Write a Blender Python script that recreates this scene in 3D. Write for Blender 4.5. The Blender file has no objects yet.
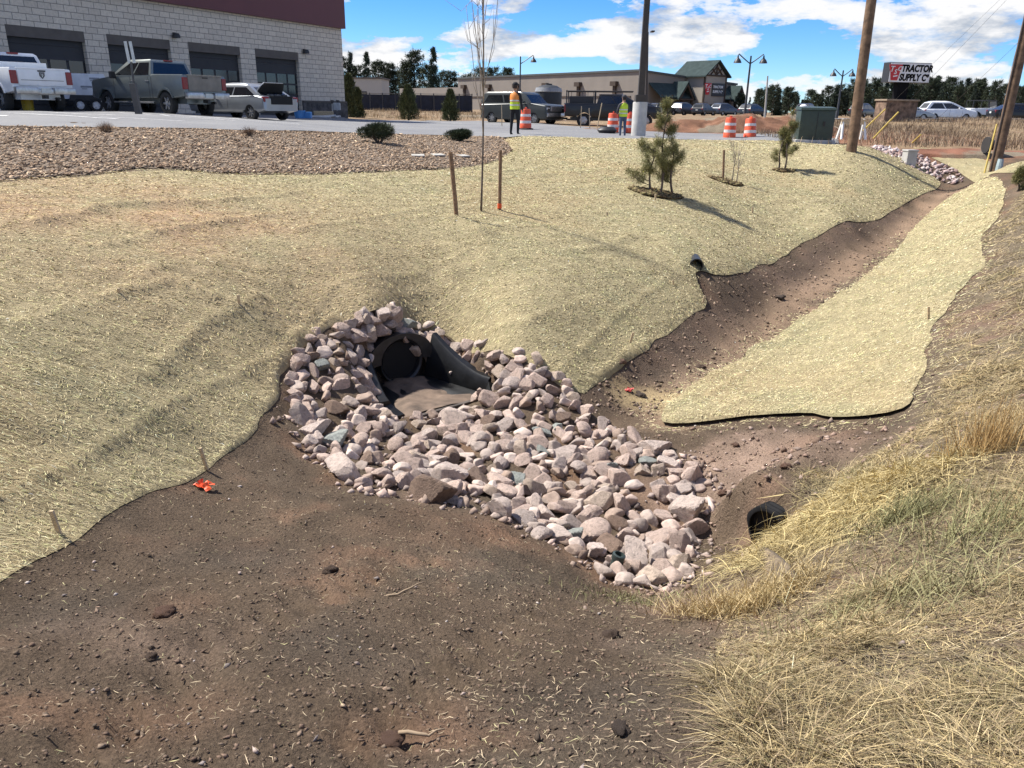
import bpy, bmesh, math, random
import numpy as np
from mathutils import Vector, Matrix
random.seed(7)
RNG = np.random.default_rng(11)
R = math.radians
scene = bpy.context.scene
COL = scene.collection

# ------------------------------------------------------------------ camera
W, H, FPX = 1024, 768, 775.0
PITCH, ROLL = R(19.6), R(0.9)
EYE = np.array([0.0, 0.0, 3.0])
_F = np.array([0, math.cos(PITCH), -math.sin(PITCH)])
_U0 = np.array([0, math.sin(PITCH), math.cos(PITCH)])
_R0 = np.array([1.0, 0, 0])
_R = math.cos(ROLL)*_R0 + math.sin(ROLL)*_U0
_U = -math.sin(ROLL)*_R0 + math.cos(ROLL)*_U0

def ray(px, py):
    a = (px-W/2)/FPX; b = (H/2-py)/FPX
    return _F + a*_R + b*_U
def at_h(px, py, h):                 # point on the pixel's ray, h metres below the eye
    d = ray(px, py); return EYE + d*(-h/d[2])
def at_y(px, py, Y):                 # point on the pixel's ray at depth Y
    d = ray(px, py); return EYE + d*(Y/d[1])
def proj(p):
    v = np.asarray(p)-EYE; k = v@_F
    return W/2+FPX*(v@_R)/k, H/2-FPX*(v@_U)/k

# ------------------------------------------------------------------ noise
def _hash(ix, iy, seed):
    n = (ix.astype(np.int64)*374761393 + iy.astype(np.int64)*668265263 + seed*1274126177) & 0x7fffffff
    n = ((n ^ (n >> 13))*1274126177) & 0x7fffffff
    n = (n ^ (n >> 16)) & 0xffff
    return n/65535.0*2-1
def vnoise(x, y, seed=0):
    ix = np.floor(x); iy = np.floor(y); fx = x-ix; fy = y-iy
    fx = fx*fx*fx*(fx*(fx*6-15)+10); fy = fy*fy*fy*(fy*(fy*6-15)+10)
    a = _hash(ix, iy, seed); b = _hash(ix+1, iy, seed); c = _hash(ix, iy+1, seed); d = _hash(ix+1, iy+1, seed)
    return (a*(1-fx)+b*fx)*(1-fy)+(c*(1-fx)+d*fx)*fy
def fbm(x, y, freq, octv=4, seed=0, gain=0.5):
    s = np.zeros_like(x); amp = 1.0; tot = 0
    for i in range(octv):
        s += amp*vnoise(x*freq+17.3*i, y*freq-9.1*i, seed+i); tot += amp; amp *= gain; freq *= 2.03
    return s/tot
def sstep(a, b, x):
    t = np.clip((x-a)/(b-a), 0, 1); return t*t*(3-2*t)

# ------------------------------------------------------------------ terrain: control points (pixel x, pixel y, metres below the eye)
_ctl = [
 (512,900,1.45),(300,768,1.58),(700,768,1.52),(0,768,1.50),(1000,768,1.40),(-250,700,1.45),
 (350,600,2.02),(100,650,1.75),(600,650,1.98),(500,560,2.45),(350,510,2.50),(560,590,2.5),
 (130,505,2.15),(0,580,1.85),(270,405,2.42),(200,470,2.38),
 (650,580,2.85),(640,500,2.92),(540,460,2.95),(430,410,2.97),(600,420,2.95),(345,470,2.74),(300,380,2.5),
 (340,330,2.3),(395,316,2.22),(490,350,2.5),(560,390,2.78),(412,378,2.95),(470,390,2.95),
 (740,545,2.92),(700,560,2.88),(720,640,2.15),(800,620,2.05),(690,480,2.93),
 (760,450,2.78),(850,450,2.45),(690,430,2.93),(800,520,2.45),(850,520,2.15),
 (690,390,2.97),(660,425,2.95),(640,385,3.0),(700,345,3.0),(760,310,3.0),(820,275,3.0),(870,245,2.9),(920,212,2.62),(950,190,2.25),
 (830,300,2.92),(925,370,2.3),(905,412,2.3),(975,240,2.15),(1000,200,1.85),(985,290,2.1),(1000,350,1.95),
 (1000,450,1.8),(1000,600,1.58),(920,480,1.95),(900,600,1.75),(900,680,1.58),(1150,500,1.55),(1150,300,1.6),
 (0,400,1.66),(0,300,1.45),(0,220,1.15),(0,182,1.02),(-250,400,1.3),(-250,250,1.0),
 (150,130,.58),(250,181,1.22),(250,133,.66),(250,300,1.86),(150,400,1.95),(400,220,1.6),(400,172,1.25),
 (400,136,.86),(512,150,1.2),(500,137,1.04),(512,220,1.75),(512,300,2.1),(600,220,1.9),(600,300,2.35),
 (700,140,1.25),(700,220,2.1),(700,180,1.65),(800,180,1.9),(800,220,2.4),(830,147,1.35),(900,180,1.9),
 (696,267,2.35),(740,274,2.55),(850,222,2.42),(640,350,2.72),
 
]
_extra = [(-40,20,.1),(-45,60,.6),(-30,40,.55),(-60,120,.3),(0,45,.98),(15,45,1.1),(0,62,.85),(-10,97,.5),(30,50,1.05),
 (40,62,.75),(60,80,.65),(0,130,.6),(60,130,.6),(-80,200,.3),(80,200,.5),(150,200,.5),(45,36,1.2),(45,10,1.0),(40,0,.9),(-30,0,.8),
 (22,38,1.3),(28,34,1.3),(35,40,1.15),(0,-10,1.1),(30,-10,1.0),(-30,-10,.8),(0,-30,1),(0,400,.5),(-300,300,.3),(300,300,.5),(-300,-30,.5),(300,-30,.8)]
_cty = [(170.5,115,31),(110,112.3,33.5),(213,117.3,32.5),(283,121.5,34),(253,120.4,33.5),(7.5,111.6,28.5),(66,112.6,30),(88,112.3,36),(345,118,55),(514,135,30),(622,137,36),(638,137,35),(525,130,41),
        (729,139.5,38),(775,136,40),(850,153,26),(995,172,22),(430,121,62),(945,121,75),(880,122,58),(1015,121,60),(540,126,48),(960,147,32),(908,162,27.5),(650,133,44)]
_P = np.array([list(at_y(a, b, y)) for a, b, y in _cty]+[list(at_h(a, b, h)[:2])+[3-h] for a, b, h in _ctl] + [[x, y, 3-h] for x, y, h in _extra])
def _warp(x, y):                       # compress far distances so the spline behaves
    r = np.sqrt(x*x+(y+2)**2)+1e-9; k = np.log1p(r/6.0)*6.0/r
    return x*k, (y+2)*k
def _tps_k(d2): return 0.5*d2*np.log(d2+1e-9)
_soft = {(0,300),(0,400),(0,220),(250,300),(150,400),(400,220),(250,181),(512,220),(512,300),(600,220),(600,300),(700,220),(700,180),(-250,400),(800,180),(512,150),(400,172)}
_lam = np.full(len(_P), .014); _lam[:8] = .002
for _i, (_a, _b, _h) in enumerate(_ctl):
    if (_a, _b) in _soft: _lam[len(_cty)+_i] = .22
    elif (_a, _b) in {(270,405),(300,380),(340,330),(490,350),(560,390),(130,505),(200,470),(640,350)}: _lam[len(_cty)+_i] = .05
_wx, _wy = _warp(_P[:, 0], _P[:, 1])
_n = len(_P)
_A = np.zeros((_n+3, _n+3))
_A[:_n, :_n] = _tps_k((_wx[:, None]-_wx)**2+(_wy[:, None]-_wy)**2)+np.diag(_lam)
_A[:_n, _n] = 1; _A[:_n, _n+1] = _wx; _A[:_n, _n+2] = _wy
_A[_n:, :_n] = _A[:_n, _n:].T
_wts = np.linalg.solve(_A, np.concatenate([_P[:, 2], [0, 0, 0]]))
def base_z(x, y):                      # smooth terrain
    x = np.atleast_1d(np.asarray(x, float)); y = np.atleast_1d(np.asarray(y, float))
    out = np.empty_like(x)
    for s in range(0, len(x), 20000):
        a, b = _warp(x[s:s+20000], y[s:s+20000])
        out[s:s+20000] = _tps_k((a[:, None]-_wx)**2+(b[:, None]-_wy)**2)@_wts[:_n]+_wts[_n]+_wts[_n+1]*a+_wts[_n+2]*b
    out += 0.035*fbm(x, y, .45, 2, 5)
    return out
def gp_many(pts):                      # ground points under pixels (ray march on the smooth terrain)
    d = np.array([ray(a, b) for a, b in pts]); d = d/d[:, 1:2]
    t = np.full(len(d), 0.8); done = np.zeros(len(d), bool); res = np.zeros((len(d), 3))
    prev = t.copy()
    for i in range(700):
        p = EYE+d*t[:, None]
        below = (p[:, 2] < base_z(p[:, 0], p[:, 1])) & ~done
        if below.any():
            lo = prev[below].copy(); hi = t[below].copy(); dd = d[below]
            for k in range(25):
                m = (lo+hi)/2; q = EYE+dd*m[:, None]; bl = q[:, 2] < base_z(q[:, 0], q[:, 1])
                hi = np.where(bl, m, hi); lo = np.where(bl, lo, m)
            res[below] = EYE+dd*hi[:, None]; done |= below
        if done.all(): break
        prev = t.copy(); t = t*1.012
    if not done.all(): print('NOHIT', [pts[i] for i in range(len(d)) if not done[i]])
    return res
def gp(px, py): return gp_many([(px, py)])[0]

# ------------------------------------------------------------------ polygons
def poly_world(pix, wob=0.0, seed=1, step=0.15):
    P = gp_many(pix)[:, :2]
    out = []
    for i in range(len(P)):
        a = P[i]; b = P[(i+1) % len(P)]; n = max(1, min(60, int(np.linalg.norm(b-a)/max(step, .02*np.linalg.norm(a)))))
        for k in range(n): out.append(a+(b-a)*k/n)
    out = np.array(out)
    # light smoothing then wobble
    for _ in range(2): out = 0.25*np.roll(out, 1, 0)+0.5*out+0.25*np.roll(out, -1, 0)
    if wob:
        out = out+wob*np.stack([fbm(out[:, 0], out[:, 1], 2.2, 3, seed), fbm(out[:, 0], out[:, 1], 2.2, 3, seed+50)], 1)
    return out
def inside(poly, x, y):
    res = np.zeros(len(x), bool); n = len(poly)
    for i in range(n):
        x1, y1 = poly[i]; x2, y2 = poly[(i+1) % n]
        if y1 == y2: continue
        c = ((y1 > y) != (y2 > y)) & (x < (x2-x1)*(y-y1)/(y2-y1)+x1)
        res ^= c
    return res
def nearest(poly, x, y):
    best = np.full(len(x), 1e18); bx = np.zeros(len(x)); by = np.zeros(len(x)); n = len(poly)
    for i in range(n):
        ax, ay = poly[i]; ex, ey = poly[(i+1) % n]-poly[i]; L = ex*ex+ey*ey+1e-12
        t = np.clip(((x-ax)*ex+(y-ay)*ey)/L, 0, 1); qx = ax+t*ex; qy = ay+t*ey
        d = (x-qx)**2+(y-qy)**2; m = d < best
        best[m] = d[m]; bx[m] = qx[m]; by[m] = qy[m]
    return np.sqrt(best), bx, by
from mathutils.kdtree import KDTree
_kd = {}
def vdist(poly, x, y):                 # distance to a densified outline
    k = id(poly)
    if k not in _kd:
        pts = []
        for i in range(len(poly)):
            a = poly[i]; b = poly[(i+1) % len(poly)]
            n = max(1, min(40, int(np.linalg.norm(b-a)/max(.05, .012*np.linalg.norm(a)))))
            pts += [a+(b-a)*j/n for j in range(n)]
        t = KDTree(len(pts))
        for i, p in enumerate(pts): t.insert((p[0], p[1], 0), i)
        t.balance(); _kd[k] = (t, poly)
    f = _kd[k][0].find
    return np.array([f((a, b, 0))[2] for a, b in zip(x.tolist(), y.tolist())]) if len(x) else np.zeros(0)
def sdist(poly, x, y):                 # negative inside
    d = vdist(poly, x, y)
    return np.where(inside(poly, x, y), -d, d)

# ------------------------------------------------------------------ object helpers
def tag(o, label=None, cat=None, group=None, kind=None):
    if label: o['label'] = label
    if cat: o['category'] = cat
    if group: o['group'] = group
    if kind: o['kind'] = kind
    return o
def empty(name, loc, label=None, cat=None, rz=0, group=None, kind=None):
    o = bpy.data.objects.new(name, None); COL.objects.link(o)
    o.location = [float(v) for v in loc]; o.rotation_euler = (0, 0, rz); o.empty_display_size = .2
    return tag(o, label, cat, group, kind)
def link(name, me, mat=None, parent=None):
    o = bpy.data.objects.new(name, me); COL.objects.link(o)
    if mat:
        for m in (mat if isinstance(mat, (list, tuple)) else [mat]): me.materials.append(m)
    if parent: o.parent = parent
    return o
def np_mesh(name, V, F, mat, parent=None, col=None, smooth=False):
    V = np.asarray(V, np.float32); F = np.asarray(F, np.int32); k = F.shape[1]
    me = bpy.data.meshes.new(name)
    me.vertices.add(len(V)); me.vertices.foreach_set('co', V.ravel())
    me.loops.add(F.size); me.loops.foreach_set('vertex_index', F.ravel())
    me.polygons.add(len(F)); me.polygons.foreach_set('loop_start', np.arange(0, F.size, k, dtype=np.int32))
    try: me.polygons.foreach_set('loop_total', np.full(len(F), k, np.int32))
    except Exception: pass
    me.update(calc_edges=True)
    if smooth: me.polygons.foreach_set('use_smooth', np.ones(len(F), bool))
    if col is not None:
        a = me.color_attributes.new('Col', 'FLOAT_COLOR', 'POINT')
        c = np.ones((len(V), 4), np.float32); c[:, :3] = col; a.data.foreach_set('color', c.ravel())
    return link(name, me, mat, parent)
class MB:                               # mesh builder on bmesh
    def __init__(s): s.b = bmesh.new()
    def quad(s, pts):
        vs = [s.b.verts.new(p) for p in pts]; return s.b.faces.new(vs)
    def box(s, c, size, rot=None, bev=0):
        r = bmesh.ops.create_cube(s.b, size=1)
        M = Matrix.Translation(c) @ (rot.to_4x4() if rot else Matrix.Identity(4)) @ Matrix.Diagonal((*size, 1))
        bmesh.ops.transform(s.b, matrix=M, verts=r['verts'])
        if bev:
            es = {e for v in r['verts'] for e in v.link_edges}
            bmesh.ops.bevel(s.b, geom=list(es), offset=bev, segments=2, affect='EDGES', profile=.6)
        return s
    def cyl(s, p0, p1, r0, r1=None, n=12, caps=True):
        p0 = Vector(p0); p1 = Vector(p1); r1 = r0 if r1 is None else r1
        d = p1-p0; q = d.to_track_quat('Z', 'Y')
        M = Matrix.Translation((p0+p1)/2) @ q.to_matrix().to_4x4()
        bmesh.ops.create_cone(s.b, cap_ends=caps, segments=n, radius1=max(r0, 1e-4), radius2=max(r1, 1e-4), depth=d.length, matrix=M)
        return s
    def tube(s, pts, rad, n=8):
        pts = [Vector(p) for p in pts]; rad = rad if isinstance(rad, (list, tuple)) else [rad]*len(pts)
        rings = []
        ref = Vector((0.31, 0.2, 0.93))
        for i, p in enumerate(pts):
            d = (pts[min(i+1, len(pts)-1)]-pts[max(i-1, 0)]).normalized()
            u = d.cross(ref).normalized(); v = d.cross(u)
            rings.append([s.b.verts.new(p+(u*math.cos(2*math.pi*k/n)+v*math.sin(2*math.pi*k/n))*rad[i]) for k in range(n)])
        for a, b in zip(rings, rings[1:]):
            for k in range(n): s.b.faces.new((a[k], a[(k+1) % n], b[(k+1) % n], b[k]))
        s.b.faces.new(rings[0][::-1]); s.b.faces.new(rings[-1])
        return s
    def lathe(s, prof, c=(0, 0, 0), n=20, axis='Z', rot=None):    # prof: (r, z)
        rings = []
        for r, z in prof:
            ring = []
            for k in range(n):
                a = 2*math.pi*k/n; p = Vector((r*math.cos(a), r*math.sin(a), z))
                if axis == 'Y': p = Vector((p.x, p.z, p.y))
                if rot: p = rot @ p
                ring.append(s.b.verts.new(p+Vector(c)))
            rings.append(ring)
        for a, b in zip(rings, rings[1:]):
            for k in range(n): s.b.faces.new((a[k], a[(k+1) % n], b[(k+1) % n], b[k]))
        return s
    def prism(s, poly, y0, y1, bev=0, seg=2):     # polygon in x-z extruded along y
        A = [s.b.verts.new((x, y0, z)) for x, z in poly]; B = [s.b.verts.new((x, y1, z)) for x, z in poly]
        n = len(poly); fa = s.b.faces.new(A); fb = s.b.faces.new(B[::-1])
        for k in range(n): s.b.faces.new((A[k], B[k], B[(k+1) % n], A[(k+1) % n]))
        if bev:
            es = list(fa.edges)+list(fb.edges)
            bmesh.ops.bevel(s.b, geom=es, offset=bev, segments=seg, affect='EDGES', profile=.5, clamp_overlap=True)
        return s
    def loft(s, rings, close=True, caps=True):
        rs = [[s.b.verts.new(p) for p in r] for r in rings]; n = len(rs[0])
        for a, b in zip(rs, rs[1:]):
            for k in range(n if close else n-1): s.b.faces.new((a[k], a[(k+1) % n], b[(k+1) % n], b[k]))
        if caps: s.b.faces.new(rs[0][::-1]); s.b.faces.new(rs[-1])
        return s
    def build(s, name, mat, parent=None, smooth=False, ang=None):
        bmesh.ops.recalc_face_normals(s.b, faces=s.b.faces)
        me = bpy.data.meshes.new(name); s.b.to_mesh(me); s.b.free()
        if smooth or ang:
            me.polygons.foreach_set('use_smooth', np.ones(len(me.polygons), bool))
            if ang: me.set_sharp_from_angle(angle=R(ang))
        return link(name, me, mat, parent)
def copy_tree(o, parent=None):
    c = o.copy(); COL.objects.link(c)
    if parent: c.parent = parent; c.matrix_parent_inverse = o.matrix_parent_inverse.copy()
    for ch in o.children: copy_tree(ch, c)
    return c
def copy_root(o):
    kids = list(o.children); c = o.copy(); COL.objects.link(c)
    for ch in kids: copy_tree(ch, c)
    return c

# ------------------------------------------------------------------ materials
def mat_new(name):
    m = bpy.data.materials.new(name); m.use_nodes = True
    nt = m.node_tree; b = nt.nodes['Principled BSDF']; return m, nt, b
def N(nt, typ, **kw):
    n = nt.nodes.new(typ)
    for k, v in kw.items():
        if k in n.inputs: n.inputs[k].default_value = v
        else: setattr(n, k, v)
    return n
def mixc(nt, fac, a, b, mode='MIX'):
    m = nt.nodes.new('ShaderNodeMix'); m.data_type = 'RGBA'; m.blend_type = mode
    for sock, val in ((0, fac), (6, a), (7, b)):
        if hasattr(val, 'links') or isinstance(val, bpy.types.NodeSocket): nt.links.new(val, m.inputs[sock])
        else: m.inputs[sock].default_value = val if sock == 0 else (*val, 1)
    return m.outputs[2]
def ramp(nt, val, stops):
    r = nt.nodes.new('ShaderNodeValToRGB'); el = r.color_ramp.elements
    while len(el) < len(stops): el.new(.5)
    for e, (p, c) in zip(el, stops):
        e.position = p; e.color = (*c, 1) if isinstance(c, (tuple, list)) else (c, c, c, 1)
    nt.links.new(val, r.inputs[0]); return r.outputs[0]
def noise(nt, scale, detail=4, rough=.55, coord='Object', vec=None):
    n = nt.nodes.new('ShaderNodeTexNoise'); n.inputs['Scale'].default_value = scale
    n.inputs['Detail'].default_value = detail; n.inputs['Roughness'].default_value = rough
    if vec is None:
        tc = nt.nodes.new('ShaderNodeTexCoord'); vec = tc.outputs[coord]
    nt.links.new(vec, n.inputs['Vector']); return n.outputs['Fac']
def bump(nt, bsdf, h, strength=.5, dist=.02):
    b = nt.nodes.new('ShaderNodeBump'); b.inputs['Strength'].default_value = strength; b.inputs['Distance'].default_value = dist
    nt.links.new(h, b.inputs['Height']); nt.links.new(b.outputs[0], bsdf.inputs['Normal'])
_mc = {}
def simple(name, c, rough=.6, metal=0., var=.12, scale=6., bmp=0., spec=.5, coat=0.):
    if name in _mc: return _mc[name]
    m, nt, b = mat_new(name)
    f = noise(nt, scale, 5, .6)
    d = tuple(max(0, v*(1-var*1.6)) for v in c); l = tuple(min(1, v*(1+var*1.2)) for v in c)
    nt.links.new(ramp(nt, f, [(.3, d), (.7, l)]), b.inputs['Base Color'])
    b.inputs['Roughness'].default_value = rough; b.inputs['Metallic'].default_value = metal
    b.inputs['Specular IOR Level'].default_value = spec; b.inputs['Coat Weight'].default_value = coat
    b.inputs['Coat Roughness'].default_value = .08
    if bmp: bump(nt, b, f, bmp, .02)
    _mc[name] = m; return m
def vcol_mat(name, rough=.9, varscale=30., var=.25, bmp=.0, bscale=60., trans=0., dist=.02, spec=.2):
    m, nt, b = mat_new(name)
    a = nt.nodes.new('ShaderNodeVertexColor'); a.layer_name = 'Col'
    f = noise(nt, varscale, 6, .65)
    k = ramp(nt, f, [(.25, 1-var), (.75, 1+var)])
    nt.links.new(mixc(nt, 1.0, a.outputs[0], k, 'MULTIPLY'), b.inputs['Base Color'])
    b.inputs['Roughness'].default_value = rough; b.inputs['Specular IOR Level'].default_value = spec
    if bmp: bump(nt, b, noise(nt, bscale, 6, .7), bmp, dist)
    return m
def lin(r, g, b): return tuple(((v/255)/12.92 if v/255 <= .04045 else (((v/255)+.055)/1.055)**2.4) for v in (r, g, b))

def rsamp(g, n, r0, r1, e):            # radii from the camera, density r^e per log-radius
    u = g.random(n)
    return np.exp(math.log(r0)+u*math.log(r1/r0)) if e == 0 else (r0**e+u*(r1**e-r0**e))**(1/e)
# ------------------------------------------------------------------ outlines (pixels in the photo -> points on the ground)
BL = [(-260,700),(-120,640),(0,582),(60,548),(130,505),(200,470),(250,436),(274,405),(284,372),(300,345),(335,323),(370,316),(400,315),(440,324),(500,354),(545,377),(575,397),
      (605,378),(640,352),(680,328),(712,306),(702,290),(692,270),(700,268),(716,281),(742,273),(800,244),(850,222),(905,205),(935,190),(945,181),(930,170),(900,158),(868,150),(830,146),(780,142),(700,141),(600,139.5),(503,138.5),
      (514,152),(495,163),(470,168),(400,173),(330,176),(250,176),(150,170),(60,179),(0,183),(-120,190),(-300,215)]
BR = [(655,424),(672,405),(690,388),(725,366),(760,344),(800,320),(830,300),(880,264),(915,226),(938,204),(958,192),(985,178),(1003,182),(1004,208),(980,238),(986,262),(952,300),(931,332),(926,370),(906,411),(870,414),(840,419),(800,411),(740,417),(690,423)]
BU = [(905,150),(925,156),(950,166),(968,176),(975,183),(990,176),(1005,174),(1045,172),(1050,166),(990,160),(940,152),(915,147)]
MU = [(-300,213),(-120,189),(0,181),(60,177),(150,168),(250,175),(330,175),(400,172),(470,167),(495,162),(514,151),(503,138),(470,136.5),(400,135),(330,133),(250,131.5),(150,129),(0,127),(-150,125),(-300,123)]
RK = [(282,383),(292,345),(338,318),(395,310),(442,321),(500,346),(552,371),(585,405),(612,432),(650,446),(698,466),(708,492),(695,525),(694,568),(665,592),(630,588),(596,570),(555,545),(500,522),(440,500),(362,494),(338,470),(300,440)]
MOUTH = [(372,352),(395,334),(432,334),(497,374),(522,398),(470,417),(380,424),(362,408)]
RK2 = [(868,148),(885,149),(910,155),(935,161),(957,170),(968,182),(955,188),(940,182),(925,172),(905,166),(880,156)]
pBL = poly_world(BL, .07, 3, .08); pBR = poly_world(BR, .075, 9, .08); pBU = poly_world(BU, .05, 12)
pMU = poly_world(MU, .1, 21); pRK = poly_world(RK, .03, 31); 
# the culvert: two wing tips fix its place and direction
_tl = at_h(393, 412, 2.93)[:2]; _tr = at_h(494, 388, 2.93)[:2]; _wd = _tr-_tl; HW = float(np.linalg.norm(_wd))/2; _mid = (_tl+_tr)/2
od = np.array((_wd[1], -_wd[0]))/(2*HW); lxd = np.array((-od[1], od[0])); DEP = .98; pcul = _mid-od*DEP; zcul = -.02
if lxd@_wd < 0: lxd = -lxd
def cul_local(x, y): return (x-pcul[0])*lxd[0]+(y-pcul[1])*lxd[1], -((x-pcul[0])*od[0]+(y-pcul[1])*od[1])
def wing_top(t): return .53*(1-t)**1.5+.19*t
pMO = np.array([pcul+lxd*a+od*b for a, b in ((-.40, -.13), (.40, -.13), (.40, .06), (HW+.06, DEP), (HW+.1, DEP+.2), (-HW-.1, DEP+.2), (-HW-.06, DEP), (-.40, .06))])
def rock_z(x, y):                        # what rocks rest on: ground, or the top of the pipe
    z = ground_z(x, y); lx, ly = cul_local(x, y)
    m = (np.abs(lx) < .42) & (ly > -.02) & (ly < .45); return np.where(m, np.maximum(z, np.maximum(zcul+.55-.9*np.maximum(0, np.abs(lx)-.15), base_z(x, y)-.07)), z)
pRK2 = poly_world(RK2, .05, 41)
def pline(pix, step=.1):
    P = gp_many(pix)[:, :2]; out = []
    for a, b in zip(P, P[1:]):
        n = max(1, int(np.linalg.norm(b-a)/step)); out += [a+(b-a)*k/n for k in range(n)]
    return np.array(out+[P[-1]])
def dline(L, x, y):
    t = KDTree(len(L))
    for i, p in enumerate(L): t.insert((p[0], p[1], 0), i)
    t.balance()
    return np.array([t.find((a, b, 0))[2] for a, b in zip(x.tolist(), y.tolist())])
LOW_EDGE = pline([(650,426),(690,426),(740,420),(800,414),(840,422),(870,417),(912,415)])
FOLDS = [(pline([(274,410),(282,372),(300,345),(335,325)]), .10, .10, .17),          # line, height, width, inward shift not used
         (pline([(40,228),(120,208),(215,206),(300,196)]), .06, .16, 0), (pline([(90,250),(180,232),(300,214)]), .05, .12, 0),
         (pline([(195,500),(240,450),(275,425)]), .045, .10, 0), (pline([(120,300),(170,285),(215,300)]), .04, .12, 0),
         (pline([(595,385),(625,362),(650,345)]), .085, .10, 0), (pline([(480,235),(560,228),(640,240)]), .03, .2, 0),
         (pline([(560,255),(600,250),(640,235)]), .04, .15, 0), (pline([(440,345),(520,330),(600,300)]), .03, .12, 0),
         (pline([(20,330),(110,300),(160,270)]), .035, .15, 0), (pline([(150,380),(200,330),(260,300)]), .035, .12, 0),
         (pline([(0,505),(180,402),(330,292),(470,252)]), .030, .06, 0), (pline([(300,232),(480,200),(640,206),(860,190)]), .03, .08, 0), (pline([(520,176),(700,172),(900,164)]), .035, .1, 0), (pline([(560,375),(640,300),(688,262)]), .03, .06, 0), (pline([(700,405),(800,330),(900,270),(960,215)]), .025, .06, 0), (pline([(455,222),(480,232),(520,226)]), .07, .2, 0), (pline([(860,350),(890,330),(920,310)]), .03, .1, 0)]
TRACKS = [pline([(60,760),(230,640),(400,560),(520,540)]), pline([(330,790),(480,650),(600,590)])]
def wrinkle(x, y):
    z = np.zeros_like(x)
    for L, a, w, _ in FOLDS:
        sel = (x > L[:, 0].min()-1) & (x < L[:, 0].max()+1) & (y > L[:, 1].min()-1) & (y < L[:, 1].max()+1)
        if sel.any(): z[sel] += 1.0*a*np.exp(-np.abs(dline(L, x[sel], y[sel])/(w*.62))**1.5)*(1+.5*vnoise(x[sel]*3, y[sel]*3, 8))
    # streaky ripples that follow the roll direction
    u = x*.80+y*.6; v = -x*.6+y*.80
    u = u+.35*vnoise(x*.5, y*.5, 14)
    z += .020*fbm(u*.8, v*3.6, 1., 3, 61)+.012*fbm(x, y, 5., 3, 62)
    return z
def ground_z(x, y):                      # terrain as built: smooth ground + clods outside the blankets
    x = np.atleast_1d(np.asarray(x, float)); y = np.atleast_1d(np.asarray(y, float))
    z = base_z(x, y)
    near = (np.abs(x) < 30) & (y < 40) & (y > -3)
    d = np.full(len(x), 5.0)
    for P in (pBL, pBR, pBU, pMU): d[near] = np.minimum(d[near], sdist(P, x[near], y[near]))
    w = sstep(-.02, .25, d)*np.clip(12/np.maximum(y, 3), .25, 1)*near
    n = .05*fbm(x, y, 1.6, 3, 71)+.035*np.abs(fbm(x, y, 5.5, 4, 72, .6))+.016*np.abs(fbm(x, y, 16., 3, 73, .65))
    z = z+w*n
    m = near & (y < 6) & (y > .5)
    if m.any():
        for T in TRACKS:
            q = dline(T, x[m], y[m]); z[m] -= w[m]*.035*np.exp(-(q/.13)**4)*(.6+.4*np.sign(np.sin((x[m]*.8+y[m]*.6)*42)))
    dl = np.full(len(x), 9.); m = (y < 9) & (y > 3) & (x > 0) & (x < 6)
    if m.any(): dl[m] = dline(LOW_EDGE, x[m], y[m])
    z -= .035*np.exp(-(np.maximum(dl-.02, 0)/.30)**2)*sstep(-.20, -.06, d)
    sm = (x > -3) & (x < 2) & (y > 5) & (y < 11)
    if sm.any():
        dm = sdist(pMO, x[sm], y[sm]); lx, ly = cul_local(x[sm], y[sm]); t = np.clip(-ly/DEP, 0, 1)
        zmax = zcul+wing_top(t)-.12+np.maximum(0, dm-.12)*1.8+np.maximum(0, ly)*4+.3*np.maximum(0, -ly-DEP-.1)
        kk = sstep(.02, .28, d[sm]); z[sm] = z[sm]*(1-kk)+np.minimum(z[sm], zmax)*kk; z[sm] = np.where((dm < 0) | ((np.abs(lx) < .29) & (ly > -.2) & (ly < .13)), np.minimum(z[sm], zcul-.03), z[sm])
    # bank over the buried pipe end
    pq = gp_cache('pipe2', (752, 540)); ca, sa = math.cos(R(38)), math.sin(R(38)); dx = x-pq[0]-.10; dy = y-pq[1]-.02; lx = dx*ca+dy*sa; ly = -dx*sa+dy*ca
    wq = sstep(.03, .15, lx)*np.exp(-(ly/.5)**4)*np.exp(-(np.maximum(lx-.9, 0)/.5)**2); z = z+wq*np.maximum(0, pq[2]+.36+.05*fbm(x, y, 4., 2, 77)-z)
    z = np.where((lx > -.10) & (lx < .05) & (np.abs(ly) < .14), np.minimum(z, pq[2]-.06), z)
    # erosion scoop below the small drain
    s = gp_cache('scoop', (716, 296)); z -= .10*np.exp(-(((x-s[0])**2+(y-s[1])**2)/.5**2))*(d > 0)
    return z
_gc = {}
def gp_cache(k, p):
    if k not in _gc: _gc[k] = gp(*p)
    return _gc[k]
def gz(x, y): return float(ground_z([x], [y])[0])

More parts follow.
